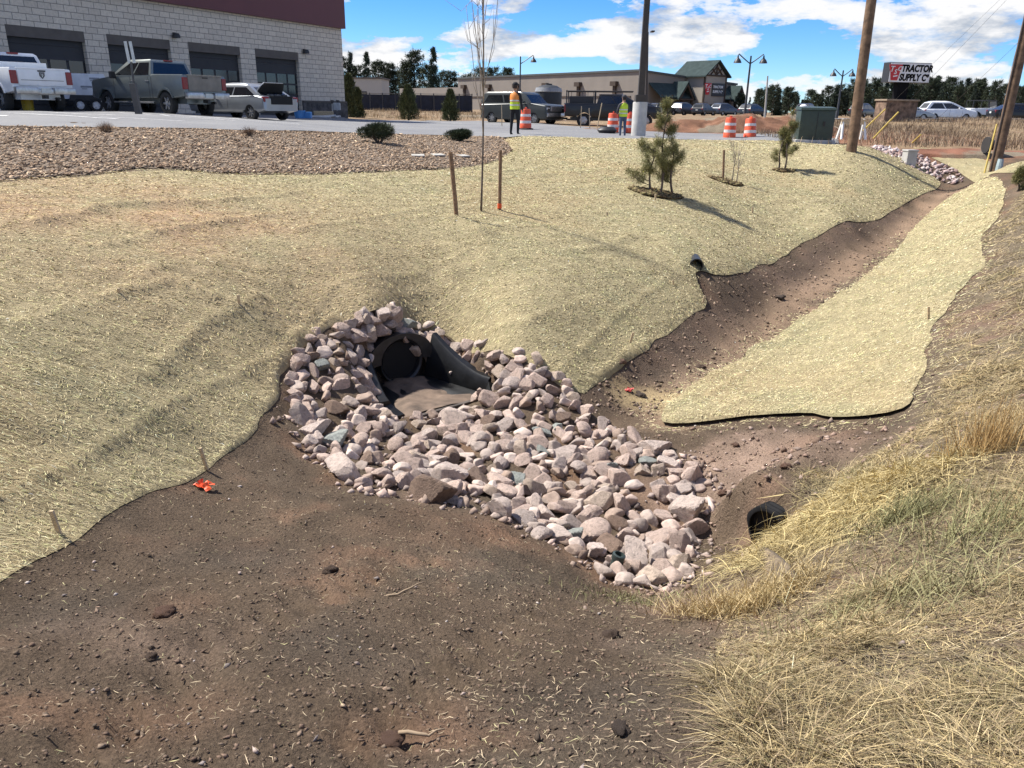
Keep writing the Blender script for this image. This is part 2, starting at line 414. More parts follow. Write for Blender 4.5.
# ------------------------------------------------------------------ polar sheets
def polar(r0, r1, nr, a0, a1, na, cy=-3.0):
    rr = np.geomspace(r0, r1, nr); aa = np.linspace(R(a0), R(a1), na)
    Rg, Ag = np.meshgrid(rr, aa, indexing='ij')
    return Rg*np.sin(Ag), cy+Rg*np.cos(Ag)
def grid_faces(nr, na):
    i = np.arange(nr-1)[:, None]*na+np.arange(na-1)[None, :]
    return np.stack([i, i+1, i+na+1, i+na], -1).reshape(-1, 4)[:, ::-1]
def sheet(name, poly, zfun, r0, r1, nr, a0, a1, na, mat, colfun, edge_drop=None, smooth=True):
    x, y = polar(r0, r1, nr, a0, a1, na); x = x.ravel(); y = y.ravel()
    F = grid_faces(nr, na)
    ins = inside(poly, x, y)
    keep = ins[F].any(1); F = F[keep]
    used = np.unique(F); mp = np.full(len(x), -1); mp[used] = np.arange(len(used)); F = mp[F]
    x = x[used]; y = y[used]; ins = ins[used]
    o = ~ins
    _, bx, by = nearest(poly, x[o], y[o]); x[o] = bx; y[o] = by
    d, _, _ = nearest(poly, x, y); d[o] = 0
    z = zfun(x, y, d)
    return np_mesh(name, np.stack([x, y, z], 1), F, mat, col=colfun(x, y), smooth=smooth)

# ------------------------------------------------------------------ ground
def blend(c, col, w): return c*(1-w[:, None])+np.array(col)[None]*w[:, None]
DARK = (.112, .081, .055); RED = (.168, .104, .067); PINK = (.275, .195, .145); GREY = (.110, .087, .063)
def ground_col(x, y):
    n1 = fbm(x, y, .8, 4, 81); n2 = fbm(x, y, 2.3, 4, 82); n3 = fbm(x, y, 6., 3, 83)
    c = np.tile(np.array(DARK), (len(x), 1))
    c = blend(c, GREY, sstep(-.1, .5, n1)*.8)
    c = blend(c, RED, sstep(.12, .5, n2)*.75)
    def spot(px, py, r, col, s=1.):
        nonlocal c
        q = gp(px, py); d = np.sqrt((x-q[0])**2+(y-q[1])**2)/r
        c = blend(c, col, s*np.clip(1.15-d+.55*n2+.25*n3, 0, 1))
    # soil colours that differ from place to place
    spot(470, 530, .8, RED, .8); spot(600, 560, .5, RED, .6); spot(430, 500, .35, PINK, .7); spot(150, 640, .35, PINK, .5)
    spot(160, 720, .25, RED, .8); spot(170, 610, .25, RED, .8); spot(395, 740, .25, RED, .9); spot(620, 645, .2, PINK, .6); spot(95, 622, .2, PINK, .6)
    spot(740, 480, .75, PINK, .95); spot(800, 460, .6, PINK, .7); spot(720, 590, .55, PINK, .7); spot(760, 440, .5, PINK, .8); spot(840, 438, .5, RED, .5)
    q = gp_many([(690,395),(650,425),(720,358),(760,325),(800,300),(840,272),(880,245),(920,215),(945,195)])
    d = dline(pline([(655,420),(690,385),(760,328),(820,285),(880,245),(920,215),(945,195)], .2), x, y)
    c = blend(c, (.26, .18, .12), np.clip(1.2-d/.5+.5*n2, 0, 1)*.9)
    d = dline(pline([(600,395),(660,352),(712,318),(760,285),(830,248),(900,212)], .2), x, y); c = blend(c, (.10, .07, .052), np.clip(1.2-d/.42+.5*n2, 0, 1)*.8)
    d = dline(pline([(640,400),(672,402)], .1), x, y); c = blend(c, (.34, .26, .14), np.clip(1.-d/.5+.5*n2, 0, 1)*.9)
    for sx_, sy_, sr_ in ((640, 700, .40), (655, 650, .3), (330, 650, .35), (90, 610, .4), (560, 700, .3), (230, 560, .4)): spot(sx_, sy_, sr_, (.085, .067, .050), .8)
    # old turf on the right
    turf = poly_world([(700,900),(690,740),(690,640),(730,600),(770,590),(800,500),(880,450),(930,420),(935,335),(955,302),(988,262),(982,240),(1006,208),(1024,180),(1400,190),(1700,500),(1700,900)], .15, 91)
    td = sdist(turf, x, y)
    w = sstep(.25, -.25, td+.25*n2)
    tc = np.tile(np.array((.16, .125, .085)), (len(x), 1)); tc = blend(tc, (.22, .14, .10), sstep(.1, .5, n1)*.7); tc = blend(tc, (.12, .10, .065), sstep(.1, .5, n2)*.7)
    c = c*(1-w[:, None])+tc*w[:, None]
    # far field: dry grass, scraped red earth
    far = sstep(27, 31, y+2*n1)*1.0
    fc = np.tile(np.array((.23, .165, .10)), (len(x), 1)); fc = blend(fc, (.30, .235, .15), sstep(0, .5, n2)); fc = blend(fc, (.17, .10, .065), sstep(.1, .6, n1))
    red = np.exp(-(((x-15)/9)**2+((y-42)/6)**2))+np.exp(-(((x-19)/6)**2+((y-29)/2.)**2))+np.exp(-(((x-2)/5)**2+((y-40)/2)**2))
    fc = blend(fc, (.24, .115, .07), np.clip(red*1.3+.3*n2, 0, 1))
    c = c*(1-far[:, None])+fc*far[:, None]
    c *= (1+.25*n3+.15*n2)[:, None]
    return np.clip(c, .01, 1)
NR, NA = 620, 520
gx, gy = polar(1.2, 900, NR, -68, 68, NA); gx = gx.ravel(); gy = gy.ravel()
GZ = ground_z(gx, gy)
gm = vcol_mat('soil', .95, 75., .55, .9, 48., dist=.03, spec=.12)
tag(np_mesh('ground', np.stack([gx, gy, GZ], 1), grid_faces(NR, NA), gm, col=ground_col(gx, gy), smooth=True), kind='structure')
# ------------------------------------------------------------------ erosion blankets (straw mats)
STRAW = np.array((.545, .462, .270))
def mat_col(x, y):
    n1 = fbm(x, y, .35, 4, 101); n2 = fbm(x, y, 1.4, 4, 102); n3 = fbm(x, y, 7., 3, 103)
    c = np.tile(STRAW*.64, (len(x), 1))
    c = blend(c, (.36, .27, .15), sstep(0, .5, n1)*.6)
    c = blend(c, (.25, .235, .135), sstep(.05, .5, n2)*.55)
    q = gp_cache('worn', (120, 215)); w = np.exp(-(((x-q[0])/3.2)**2+((y-q[1])/3.)**2))
    c = blend(c, (.40, .28, .175), np.clip(w*(.7+.8*n2), 0, 1))
    return np.clip(c*(1+.22*n3)[:, None], .02, 1)
def mat_z(x, y, d):
    r = np.sqrt(x*x+y*y)
    z = base_z(x, y)
    off = np.maximum(.012, .022+wrinkle(x, y))+.0011*r
    return z+np.where(d <= 0, .002+.0006*r, off*np.clip(.2+d/.16, 0, 1))
mm = vcol_mat('straw_mat', .95, 40., .3, .8, 90., dist=.03, spec=.1)
def strands(name, poly, n, r0, r1, a0, a1, parent, zoff, base, seed, lmin=.016, lmax=.048, wid=.0009, colfun=None, lift=.007, aniso=None, mask=None, cy=0.0, e=.35, fringe=0):
    g = np.random.default_rng(seed)
    r = rsamp(g, n, r0, r1, e); a = g.uniform(R(a0), R(a1), n)
    x = r*np.sin(a); y = cy+r*np.cos(a)
    k = inside(poly, x, y)
    if fringe: k |= (vdist(poly, x, y) < fringe*g.random(n)**2)
    if mask is not None: k &= mask(x, y, g)
    x, y, r = x[k], y[k], r[k]; n = len(x)
    L = g.uniform(lmin, lmax, n)*np.clip(.8+r*.05, 1, 2.4); th = g.uniform(0, math.pi*2, n)
    if aniso is not None:
        m = g.random(n) < .55; th[m] = aniso+g.normal(0, .35, m.sum())
    w = np.maximum(wid*g.uniform(.6, 1.4, n), r*.00027)
    dx = np.cos(th); dy = np.sin(th); bend = g.normal(0, .5 if colfun is not None else .2, n)
    eps = .05
    z0 = zoff(x, y); sx = (zoff(x+eps, y)-z0)/eps; sy = (zoff(x, y+eps)-z0)/eps
    up0 = g.uniform(.001, lift, n); up1 = g.uniform(.001, lift, n); mid = g.uniform(.002, lift*1.4, n)
    V = np.zeros((n, 6, 3))
    for j, (t, up) in enumerate(((-.5, up0), (0, mid), (.5, up1))):
        cx = x+dx*L*t-dy*bend*L*(t*t-.1); cyy = y+dy*L*t+dx*bend*L*(t*t-.1)
        cz = z0+sx*(cx-x)+sy*(cyy-y)+up
        ww = w*(1 if j == 1 else .55)
        tilt = g.normal(0, .5, n)
        V[:, 2*j] = np.stack([cx-dy*ww, cyy+dx*ww, cz+tilt*ww], 1); V[:, 2*j+1] = np.stack([cx+dy*ww, cyy-dx*ww, cz-tilt*ww], 1)
    i = np.arange(n)[:, None]*6
    F = np.concatenate([i+np.array([[0, 1, 3, 2]]), i+np.array([[2, 3, 5, 4]])], 0)
    c = np.array(base)[None]*np.exp(g.normal(0, .30, n))[:, None]*np.array([1, 1, 1])
    t = g.random(n); c[t < .10] *= np.array([.72, .68, .64]); c[(t > .12) & (t < .3)] *= np.array([.86, .98, .78]); c[t > .93] *= 1.2
    if colfun is not None: c = c*colfun(x, y)
    c = np.clip(np.repeat(c, 6, 0), .01, .85)
    o = np_mesh(name, V.reshape(-1, 3), F, straw_m, parent, col=c)
    o['kind'] = 'stuff'; return o
straw_m = vcol_mat('straw', .75, 5., .05, 0, trans=.2, spec=.25)
def straw_tint(x, y):
    n1 = fbm(x, y, .35, 4, 101); n2 = fbm(x, y, 1.4, 4, 102)
    q = gp_cache('worn', (120, 215)); w = np.clip(np.exp(-(((x-q[0])/3.2)**2+((y-q[1])/3.)**2))*(.7+.8*n2), 0, 1)
    c = np.ones((len(x), 3))*(1+.10*n1+.16*n2)[:, None]
    return c*(1-w[:, None])+np.array((1.04, .86, .78))*w[:, None]
def mz(x, y): return mat_z(x, y, np.full(len(x), 1.))
def blanket(poly, label, n, seed, r0, r1, a0, a1, nr, na, aniso):
    o = sheet('erosion_blanket', poly, mat_z, r0+1, r1+3, nr, a0, a1, na, mm, mat_col)
    tag(o, label, 'erosion blanket', 'straw erosion blankets on the slopes')
    strands('straw', poly, n, r0, r1, a0-2, a1+2, o, mz, STRAW, seed, colfun=straw_tint, aniso=aniso, fringe=.04)
    return o
FAST = 1.0
blanket(pBL, 'huge tan straw blanket covering the left slope from the parking lot down to the rocks', 600000, 201, 2.2, 42, -58, 40, 560, 620, R(28))
blanket(pBR, 'narrow straw blanket strip on the right bank of the ditch', 170000, 202, 4., 32, 5, 42, 460, 300, R(60))
blanket(pBU, 'small straw blanket between the far riprap and the right utility pole', 14000, 203, 22, 48, 18, 42, 120, 120, R(60))

# ------------------------------------------------------------------ parking lot and road
LOT = [(-300,123),(-150,125),(0,127),(150,129),(250,131.5),(330,133),(400,135),(470,136.5),(503,138.4),(600,139.3),(700,140.8),(780,141.8),(830,145.5),(845,150),(838,140),(812,134),(775,134.5),(740,134.5),(700,134),(660,132),(600,129),(560,126),(520,123.5),(480,121.5),(430,121),(385,120.8),(345,119.5)]
def lot_poly():
    P = list(gp_many(LOT)[:, :2]); P += [np.array(p) for p in [(-13, 62), (-34, 62), (-60, 45), (-60, 10)]]
    return np.array(P)
pLOT = lot_poly()
am, ant, ab = mat_new('asphalt')
av = ramp(ant, noise(ant, .35, 5, .6), [(.3, (.15, .15, .155)), (.7, (.21, .208, .205))])
af = ramp(ant, noise(ant, 60, 3, .8), [(.3, .75), (.7, 1.25)])
ant.links.new(mixc(ant, 1., av, af, 'MULTIPLY'), ab.inputs['Base Color']); ab.inputs['Roughness'].default_value = .85
bump(ant, ab, noise(ant, 90, 3, .8), .3, .01)
def lot_z(x, y, d): return base_z(x, y)+.02+.0005*np.sqrt(x*x+y*y)
tag(sheet('parking_lot', pLOT, lot_z, 12, 75, 260, -66, 36, 340, am, lambda x, y: np.ones((len(x), 3))), kind='structure')
def lz(x, y): return float(lot_z(np.array([x]), np.array([y]), None)[0])
def strip_on(name, pix, wid, mat, h=.008, parent=None, zf=None):
    L = pline(pix, .4); V = []; F = []
    for i, p in enumerate(L):
        t = L[min(i+1, len(L)-1)]-L[max(i-1, 0)]; t = t/np.linalg.norm(t); nn = np.array([-t[1], t[0]])*wid/2
        for q in (p-nn, p+nn): V.append((q[0], q[1], (zf or lz)(*q)+h))
        if i: F.append((2*i-2, 2*i-1, 2*i+1, 2*i))
    return np_mesh(name, V, F, mat, parent)
wp = simple('road_paint', (.72, .72, .70), .7, var=.25, scale=9)
for pix in ([(0,114.5),(40,116),(80,118),(118,120.5)], [(30,112.5),(75,115),(115,116.6)], [(120,114),(170,117.5),(235,122)], [(100,118.5),(150,120.5),(185,122.5)], [(225,119.5),(262,122.5),(300,125.5)], [(-8,117),(8,117.3)], [(440,123.6),(462,124.2)], [(190,118),(215,119.4),(240,120)]):
    tag(strip_on('road_marking', pix, .11 if pix[0][0] > -5 else .3, wp), kind='structure')

# ------------------------------------------------------------------ mulch bed
def mulch_z(x, y, d): return base_z(x, y)+.010+.012*np.clip(d/.6, 0, 1)+.016*fbm(x, y, 2.5, 3, 121)*np.clip(d/.3, 0, 1)
def mulch_col(x, y):
    n = fbm(x, y, 3., 4, 131); n2 = fbm(x, y, .6, 3, 132)
    c = np.tile(np.array((.20, .155, .115)), (len(x), 1)); c = blend(c, (.12, .09, .065), sstep(0, .5, n)); return c*(1+.2*n2)[:, None]
mo = tag(sheet('mulch_bed', pMU, mulch_z, 9, 40, 260, -60, 6, 330, vcol_mat('mulch_soil', .95, 30, .4, .7, 40.), mulch_col), kind='structure')
def mulz(x, y): return mulch_z(x, y, np.full(len(x), .6))
def chips(name, poly, n, r0, r1, a0, a1, zf, cols, smin, smax, seed, mask=None, sink=.3, flat=.5, mat=None, pw=2.5, e=1.):
    """small lumps: squashed, jittered octahedra"""
    g = np.random.default_rng(seed)
    r = rsamp(g, n, r0, r1, e); a = g.uniform(R(a0), R(a1), n); x = r*np.sin(a); y = r*np.cos(a)
    k = inside(poly, x, y)
    if mask is not None: k &= mask(x, y, g)
    x, y = x[k], y[k]; n = len(x)
    s = smin+(smax-smin)*g.random(n)**pw
    base = np.array([(1,0,0),(0,1,0),(-1,0,0),(0,-1,0),(0,0,1),(0,0,-1)], float)
    V = base[None]*(1+g.normal(0, .28, (n, 6, 1)))+g.normal(0, .12, (n, 6, 3))
    V *= s[:, None, None]*np.stack([g.uniform(.7, 1.5, n), g.uniform(.5, 1., n), g.uniform(flat*.6, flat*1.4, n)], 1)[:, None]
    th = g.uniform(0, 6.28, n); c_, s_ = np.cos(th)[:, None], np.sin(th)[:, None]
    ti = g.normal(0, .35, n)[:, None]
    X = V[..., 0]*np.cos(ti)-V[..., 2]*np.sin(ti); Z = V[..., 0]*np.sin(ti)+V[..., 2]*np.cos(ti); Y = V[..., 1]
    V = np.stack([X*c_-Y*s_+x[:, None], X*s_+Y*c_+y[:, None], Z+zf(x, y)[:, None]+(s*flat*(1-2*sink))[:, None]], -1)
    f = np.array([(0,1,4),(1,2,4),(2,3,4),(3,0,4),(1,0,5),(2,1,5),(3,2,5),(0,3,5)])
    F = (np.arange(n)[:, None, None]*6+f[None]).reshape(-1, 3)
    cols = np.array(cols); c = cols[g.integers(0, len(cols), n)]*np.exp(g.normal(0, .22, n))[:, None]
    o = np_mesh(name, V.reshape(-1, 3), F, mat or lump_m, col=np.clip(np.repeat(c, 6, 0), .01, .85))
    return tag(o, kind='stuff')
lump_m = vcol_mat('lump', .92, 60., .3, .4, 80., dist=.01, spec=.15)
chips('mulch_chips', pMU, 150000, 9, 32, -60, 4, mulz, [(.37,.26,.17),(.27,.185,.12),(.45,.34,.23),(.17,.115,.075),(.31,.235,.165)], .014, .052, 301, flat=.4, sink=.45, e=.2, pw=1.6)

# ------------------------------------------------------------------ litter on the bare soil
def bare(x, y, g=None):
    return (sdist(pBL, x, y) > .04) & (sdist(pBR, x, y) > .04) & ~inside(pRK, x, y)
pFG = np.array([(-9, -1), (9, -1), (26, 36), (3, 36), (-9, 9)], float)
chips('dirt_clods', pFG, 170000, 1.0, 12, -50, 50, ground_z, [(.135,.10,.071),(.165,.113,.082),(.12,.09,.066),(.20,.145,.105)], .0018, .011, 302, mask=bare, sink=.42, flat=.5, pw=5)
def pinkzone(x, y, g):
    q = gp_cache('pk', (750, 480)); return bare(x, y) & (np.exp(-((x-q[0])**2+(y-q[1])**2)/1.2**2) > g.random(len(x)))
chips('gravel', pFG, 13000, 3.0, 9, -10, 50, ground_z, [(.28,.20,.155),(.24,.165,.125),(.31,.235,.19),(.19,.13,.095)], .005, .035, 303, mask=pinkzone, sink=.3, flat=.75, pw=5)
chips('pebbles', pFG, 900, 1.2, 16, -50, 50, ground_z, [(.42,.37,.33),(.34,.27,.23),(.26,.22,.20)], .003, .015, 304, mask=bare, sink=.25, flat=.7)
strands('straw_spill', pFG, 130000, 4.5, 22, -5, 42, None, ground_z, STRAW, 311, .02, .06, .0010, mask=lambda x, y, g: bare(x, y) & (vdist(pBR, x, y) < .38*g.random(len(x))**2.2) & ((x < y*.62) | (y < 6.2)), lift=.008)
def litter_mask(x, y, g):
    return bare(x, y) & (g.random(len(x)) < .35+.65*sstep(0, .4, fbm(x, y, 1.2, 3, 140)))
strands('straw_litter', pFG, 30000, 1.2, 24, -50, 50, None, ground_z, (.40, .32, .21), 305, .006, .036, .0008, mask=litter_mask, lift=.012)

# ------------------------------------------------------------------ rip-rap rocks
def rock_mesh(seed):
    g = np.random.default_rng(seed); b = bmesh.new()
    bmesh.ops.create_icosphere(b, subdivisions=4, radius=1)
    nrm = g.normal(size=(9, 3)); nrm /= np.linalg.norm(nrm, axis=1)[:, None]; dist = g.uniform(.42, .70, 9)
    sc = np.array([g.uniform(1.05, 1.5), g.uniform(.85, 1.15), g.uniform(.75, 1.0)])
    for v in b.verts:
        d = np.array(v.co); d /= np.linalg.norm(d)
        dots = nrm@d; t = 1.0
        for k in range(9):
            if dots[k] > 1e-3: t = min(t, dist[k]/dots[k])
        p = d*t*sc
        q = p*4+seed
        p = p*(1+.035*float(vnoise(np.array([q[0]+q[2]]), np.array([q[1]-q[2]]), seed)[0])); v.co = p*1.25
    me = bpy.data.meshes.new('riprap_rock'); b.to_mesh(me); b.free()
    me.polygons.foreach_set('use_smooth', np.ones(len(me.polygons), bool)); me.set_sharp_from_angle(angle=R(24)); return me
def stone_mat(name, c):
    m, nt, b = mat_new(name)
    oi = nt.nodes.new('ShaderNodeObjectInfo')
    tc = nt.nodes.new('ShaderNodeTexCoord')
    mp = nt.nodes.new('ShaderNodeVectorMath'); mp.operation = 'ADD'
    nt.links.new(tc.outputs['Object'], mp.inputs[0]); nt.links.new(oi.outputs['Location'], mp.inputs[1])
    f = noise(nt, 3.5, 6, .65, vec=mp.outputs[0]); f2 = noise(nt, 40, 3, .7, vec=mp.outputs[0])
    base = ramp(nt, f, [(.28, tuple(v*.55 for v in c)), (.5, c), (.75, tuple(min(.8, v*1.25) for v in c))])
    sp = ramp(nt, f2, [(.35, .68), (.65, 1.25)])
    hs = nt.nodes.new('ShaderNodeHueSaturation'); nt.links.new(mixc(nt, 1., base, sp, 'MULTIPLY'), hs.inputs['Color'])
    mr = nt.nodes.new('ShaderNodeMapRange'); mr.inputs['To Min'].default_value = .86; mr.inputs['To Max'].default_value = 1.12
    nt.links.new(oi.outputs['Random'], mr.inputs['Value']); nt.links.new(mr.outputs[0], hs.inputs['Value'])
    nt.links.new(hs.outputs[0], b.inputs['Base Color']); b.inputs['Roughness'].default_value = .85; b.inputs['Specular IOR Level'].default_value = .3
    bump(nt, b, noise(nt, 9, 8, .7, vec=mp.outputs[0]), .6, .12); return m
ROCKM = {'pink': stone_mat('pink_granite', (.53, .405, .335)), 'grey': stone_mat('grey_granite', (.47, .385, .335)), 'tan': stone_mat('tan_granite', (.50, .395, .31)),
         'white': stone_mat('pale_granite', (.60, .49, .42)), 'brown': stone_mat('brown_stone', (.25, .175, .13)), 'green': stone_mat('greenish_stone', (.33, .345, .31))}
protos = {}
for c in ROCKM:
    protos[c] = []
    for i in range(5 if c in ('pink', 'grey', 'tan') else 2):
        me = rock_mesh(500+i*7+len(c)*31); me.materials.append(ROCKM[c]); protos[c].append(me)
rg = np.random.default_rng(77)
placed = []                                       # x, y, r, top
def rock_obj(x, y, r, c, z, label, rot=None, group='riprap rocks around the black culvert', name='riprap_rock'):
    o = bpy.data.objects.new(name, protos[c][int(rg.integers(len(protos[c])))]); COL.objects.link(o)
    o.location = (x, y, z); o.scale = (r, r*float(rg.uniform(.85, 1.1)), r*float(rg.uniform(.8, 1.05)))
    o.rotation_euler = rot or (float(rg.normal(0, .4)), float(rg.normal(0, .4)), float(rg.uniform(0, 6.28)))
    return tag(o, label, 'rock', group)
RING = []
SPECIAL = [(455,425,.12,'white','long flat white slab just below the culvert toe plate',(0.1,0,.25)),
 (311,436,.108,'white','big pale block at the left foot of the rock heap beside the dark soil',None),
 (653,454,.112,'white','long white rock at the right rim of the heap nearest the right blanket',(0,.15,.2)),
 (687,520,.11,'white','big angular white rock at the right rim of the heap beside the pink dirt',None),
 (634,568,.10,'white','smooth pale rounded rock above the lowest end of the rock heap',None),
 (650,583,.10,'tan','flat tan rock at the very bottom end of the rock heap',(0,0,.2)),
 (333,447,.10,'green','flat greenish slab beside the big pale block at the left foot of the heap',(.1,0,.9)),
 (404,331,.10,'green','grey green rock lying on top of the culvert pipe',(0,0,.3)),
 (478,488,.11,'brown','dark muddy boulder half buried at the lower edge of the heap',None),
 (430,503,.12,'brown','low brown rock buried in soil on the near edge of the heap',(0,0,.1)),
 (450,487,.10,'white','upright pale wedge rock left of the dark muddy boulder',None),
 (345,478,.11,'white','white angular rock at the near left corner of the heap above bare soil',None),
 (692,485,.11,'pink','pink leaning slab at the right rim above the angular white rock',(.5,.2,.9)),
 (600,508,.09,'tan','squared tan brick shaped stone left of the green pipe stub',(0,0,.1))]
def top_at(x, y, r):
    z = gz(x, y)-.02
    for (a, b, q, t) in placed:
        d = math.hypot(a-x, b-y)
        if d < (q+r)*.78: z = max(z, t-.55*q*(d/(q+r)/.78)**1.5-.20*r)
    return z
for px, py, r, c, lab, rot in SPECIAL:
    p = gp(px, py); x, y = p[0], p[1]+r*.3
    rock_obj(x, y, r, c, gz(x, y)+.45*r, lab, rot); placed.append((x, y, r*1.1, gz(x, y)+1.0*r))
bx0, by0 = pRK.min(0); bx1, by1 = pRK.max(0)
def ok_zone(x, y, r):
    a = np.array([x]); b = np.array([y])
    return sdist(pRK, a, b)[0] < -.35*r and sdist(pMO, a, b)[0] > .5*r
mouth_c = pMO.mean(0); low_c = gp(640, 560)[:2]; mid_c = gp(540, 450)[:2]; left_c = gp(320, 400)[:2]; top_c = gp(420, 318)[:2]; rr_c = gp(545, 380)[:2]
zones = [(left_c, 'on the left shoulder beside the big straw blanket'), (top_c, 'on the crest above the culvert pipe'), (rr_c, 'on the right flank of the culvert below the blanket edge'),
         (mid_c, 'in the middle of the apron below the culvert'), (low_c, 'in the lower tail of the heap near the green pipe stub'), (gp(400, 470)[:2], 'at the near left of the heap by the bare soil')]
cname = {'pink': 'pinkish', 'grey': 'grey', 'tan': 'tan', 'white': 'whitish', 'brown': 'brown', 'green': 'greenish'}
def zone_label(x, y, r, c):
    z = min(zones, key=lambda q: (q[0][0]-x)**2+(q[0][1]-y)**2)[1]
    s = 'large' if r > .105 else ('medium' if r > .08 else 'small')
    return f'{s} {cname[c]} angular rock {z}'
# rows of rocks packed round the pipe and along both wing walls
def cul_world(lx, ly): p = pcul+lxd*lx-od*ly; return float(p[0]), float(p[1])
ring = []
for row, (ra, off, lyy, nn_) in enumerate(((.49, .01, .05, 12), (.60, .02, .11, 13), (.70, .02, .18, 13))):
    for a in np.linspace(math.pi*.97, math.pi*.03, nn_): ring.append((ra*math.cos(a), lyy, zcul+.24+off+(ra-.06)*math.sin(a), rg.uniform(.075, .098)))
for s in (1, -1):
    for row in range(3 if s < 0 else 5):
        for t in np.linspace(.08+.04*row if row < 3 else .35, 1.04, 7 if row < 3 else 8):
            ring.append((s*(.29+(HW-.34)*t+.25+.15*row), -(DEP-.1)*t-.03, zcul+float(wing_top(t))+.02+.10*row, rg.uniform(.068, .095)))
for lx, ly, z, r in ring:
    x, y = cul_world(lx+rg.normal(0, .018), ly+rg.normal(0, .018)); z = min(z, float(base_z(x, y)[0])+.30*r)
    if inside(pBL, np.array([x]), np.array([y]))[0] and vdist(pBL, np.array([x]), np.array([y]))[0] > .07: continue
    c = str(rg.choice(['pink', 'grey', 'tan', 'white'], p=[.55, .17, .14, .14]))
    rock_obj(x, y, r, c, z, None); placed.append((x, y, r*.9, z+.5*r)); RING.append(COL.objects[-1])
for px, py, dz in ((489,357,-.10),(499,362,-.12),(508,368,-.12),(495,352,-.03),(504,357,-.03),(513,364,-.03),(519,372,-.06),(484,351,-.05),(350,321,-.03),(358,318,-.02),(366,317,-.02),(362,326,-.10),(354,329,-.10),(371,324,-.10),(345,327,-.05)):
    q = gp(px, py); r = rg.uniform(.078, .1); c = str(rg.choice(['pink', 'grey', 'tan', 'white'], p=[.55, .17, .14, .14])); rock_obj(q[0], q[1], r, c, q[2]+dz, None); placed.append((q[0], q[1], r*.9, q[2]+dz+.5*r)); RING.append(COL.objects[-1])
rocks_n = len(placed)
def pick(): return str(rg.choice(['pink', 'grey', 'tan', 'white', 'brown', 'green'], p=[.50, .14, .16, .14, .04, .02]))
for layer, (tries, r0, r1, gap) in enumerate([(4000, .082, .102, .78), (12000, .070, .086, .72), (24000, .058, .072, .66)]):
    xs = rg.uniform(bx0, bx1, tries); ys = rg.uniform(by0, by1, tries); rs = rg.uniform(r0, r1, tries)
    good = (sdist(pRK, xs, ys) < -.35*rs) & (sdist(pMO, xs, ys) > .25*rs)
    xs, ys, rs = xs[good], ys[good], rs[good]; zs = rock_z(xs, ys)
    for x, y, r, zg in zip(xs.tolist(), ys.tolist(), rs.tolist(), zs.tolist()):
        if rocks_n >= (70, 190, 295)[layer]: break
        if any((a-x)**2+(b-y)**2 < ((q+r)*gap)**2 for a, b, q, _ in placed): continue
        c = pick(); z = zg+.38*r
        rock_obj(x, y, r, c, z, zone_label(x, y, r, c)); placed.append((x, y, r, z+.62*r)); rocks_n += 1
for o in RING: tag(o, zone_label(o.location[0], o.location[1], o.scale[0], o.data.materials[0].name.split('_')[0].replace('pale', 'white')).replace('angular rock', 'culvert edging rock'))
print('ROCKS', rocks_n)
# the smaller rocks that fill the gaps, past the three hundred largest: one object
fv, ff, fc, off_ = [], [], [], 0
src = [np.array([v.co[:] for v in p.vertices]) for p in protos['pink']]; tri = [np.array([f.vertices[:] for f in p.polygons]) for p in protos['pink']]
xs = rg.uniform(bx0, bx1, 40000); ys = rg.uniform(by0, by1, 40000); rs = rg.uniform(.044, .062, 40000)
good = (sdist(pRK, xs, ys) < -.2*rs) & (sdist(pMO, xs, ys) > .2*rs); xs, ys, rs = xs[good], ys[good], rs[good]; zs = rock_z(xs, ys); cnt = 0
for x, y, r, zg in zip(xs.tolist(), ys.tolist(), rs.tolist(), zs.tolist()):
    if cnt >= 230: break
    if any((a-x)**2+(b-y)**2 < ((q+r)*.66)**2 for a, b, q, _ in placed): continue
    placed.append((x, y, r, zg)); cnt += 1; k = int(rg.integers(len(src))); M3 = np.array(Matrix.Rotation(rg.uniform(0, 6.28), 3, 'Z') @ Matrix.Rotation(rg.normal(0, .5), 3, 'X'))
    fv.append(src[k]@M3.T*r+np.array((x, y, zg+.4*r))); ff.append(tri[k]+off_); off_ += len(src[k]); c = np.array(((.43,.33,.275),(.38,.31,.265),(.48,.39,.33),(.32,.24,.19))[int(rg.integers(4))])*math.exp(rg.normal(0, .15)); fc.append(np.tile(c, (len(src[k]), 1)))
print('FILL', cnt)
tag(np_mesh('riprap_fill', np.concatenate(fv), np.concatenate(ff), vcol_mat('fill_stone', .88, 18., .35, .6, 30., dist=.02, spec=.2), col=np.concatenate(fc)), kind='stuff')
small = chips('small_stones', pRK, 9000, 3.5, 11, -25, 22, ground_z, [(.31,.235,.20),(.26,.21,.185),(.34,.27,.235),(.2,.145,.115)], .010, .045, 306, mask=lambda x, y, g: (sdist(pMO, x, y) > .03) & (g.random(len(x)) < .5), sink=.2, flat=.8)
DL = pline([(650,418),(690,385),(760,322),(820,282),(880,240),(925,210),(950,190)], .15)
chips('ditch_clods', pFG, 45000, 7.5, 30, -5, 42, ground_z, [(.15,.11,.08),(.21,.15,.11),(.25,.18,.135),(.12,.09,.065)], .006, .035, 309, mask=lambda x, y, g: bare(x, y) & (dline(DL, x, y) < 1.3), sink=.35, flat=.65, pw=5, e=.5)
chips('stray_stones', pFG, 60000, 3.6, 10, -28, 26, ground_z, [(.42,.32,.27),(.36,.29,.25),(.28,.21,.17)], .012, .06, 308, mask=lambda x, y, g: bare(x, y) & (sdist(pMO, x, y) > 0) & (vdist(pRK, x, y) < .22*g.random(len(x))**1.6) & (g.random(len(x)) < .25), sink=.3, flat=.7, pw=3)
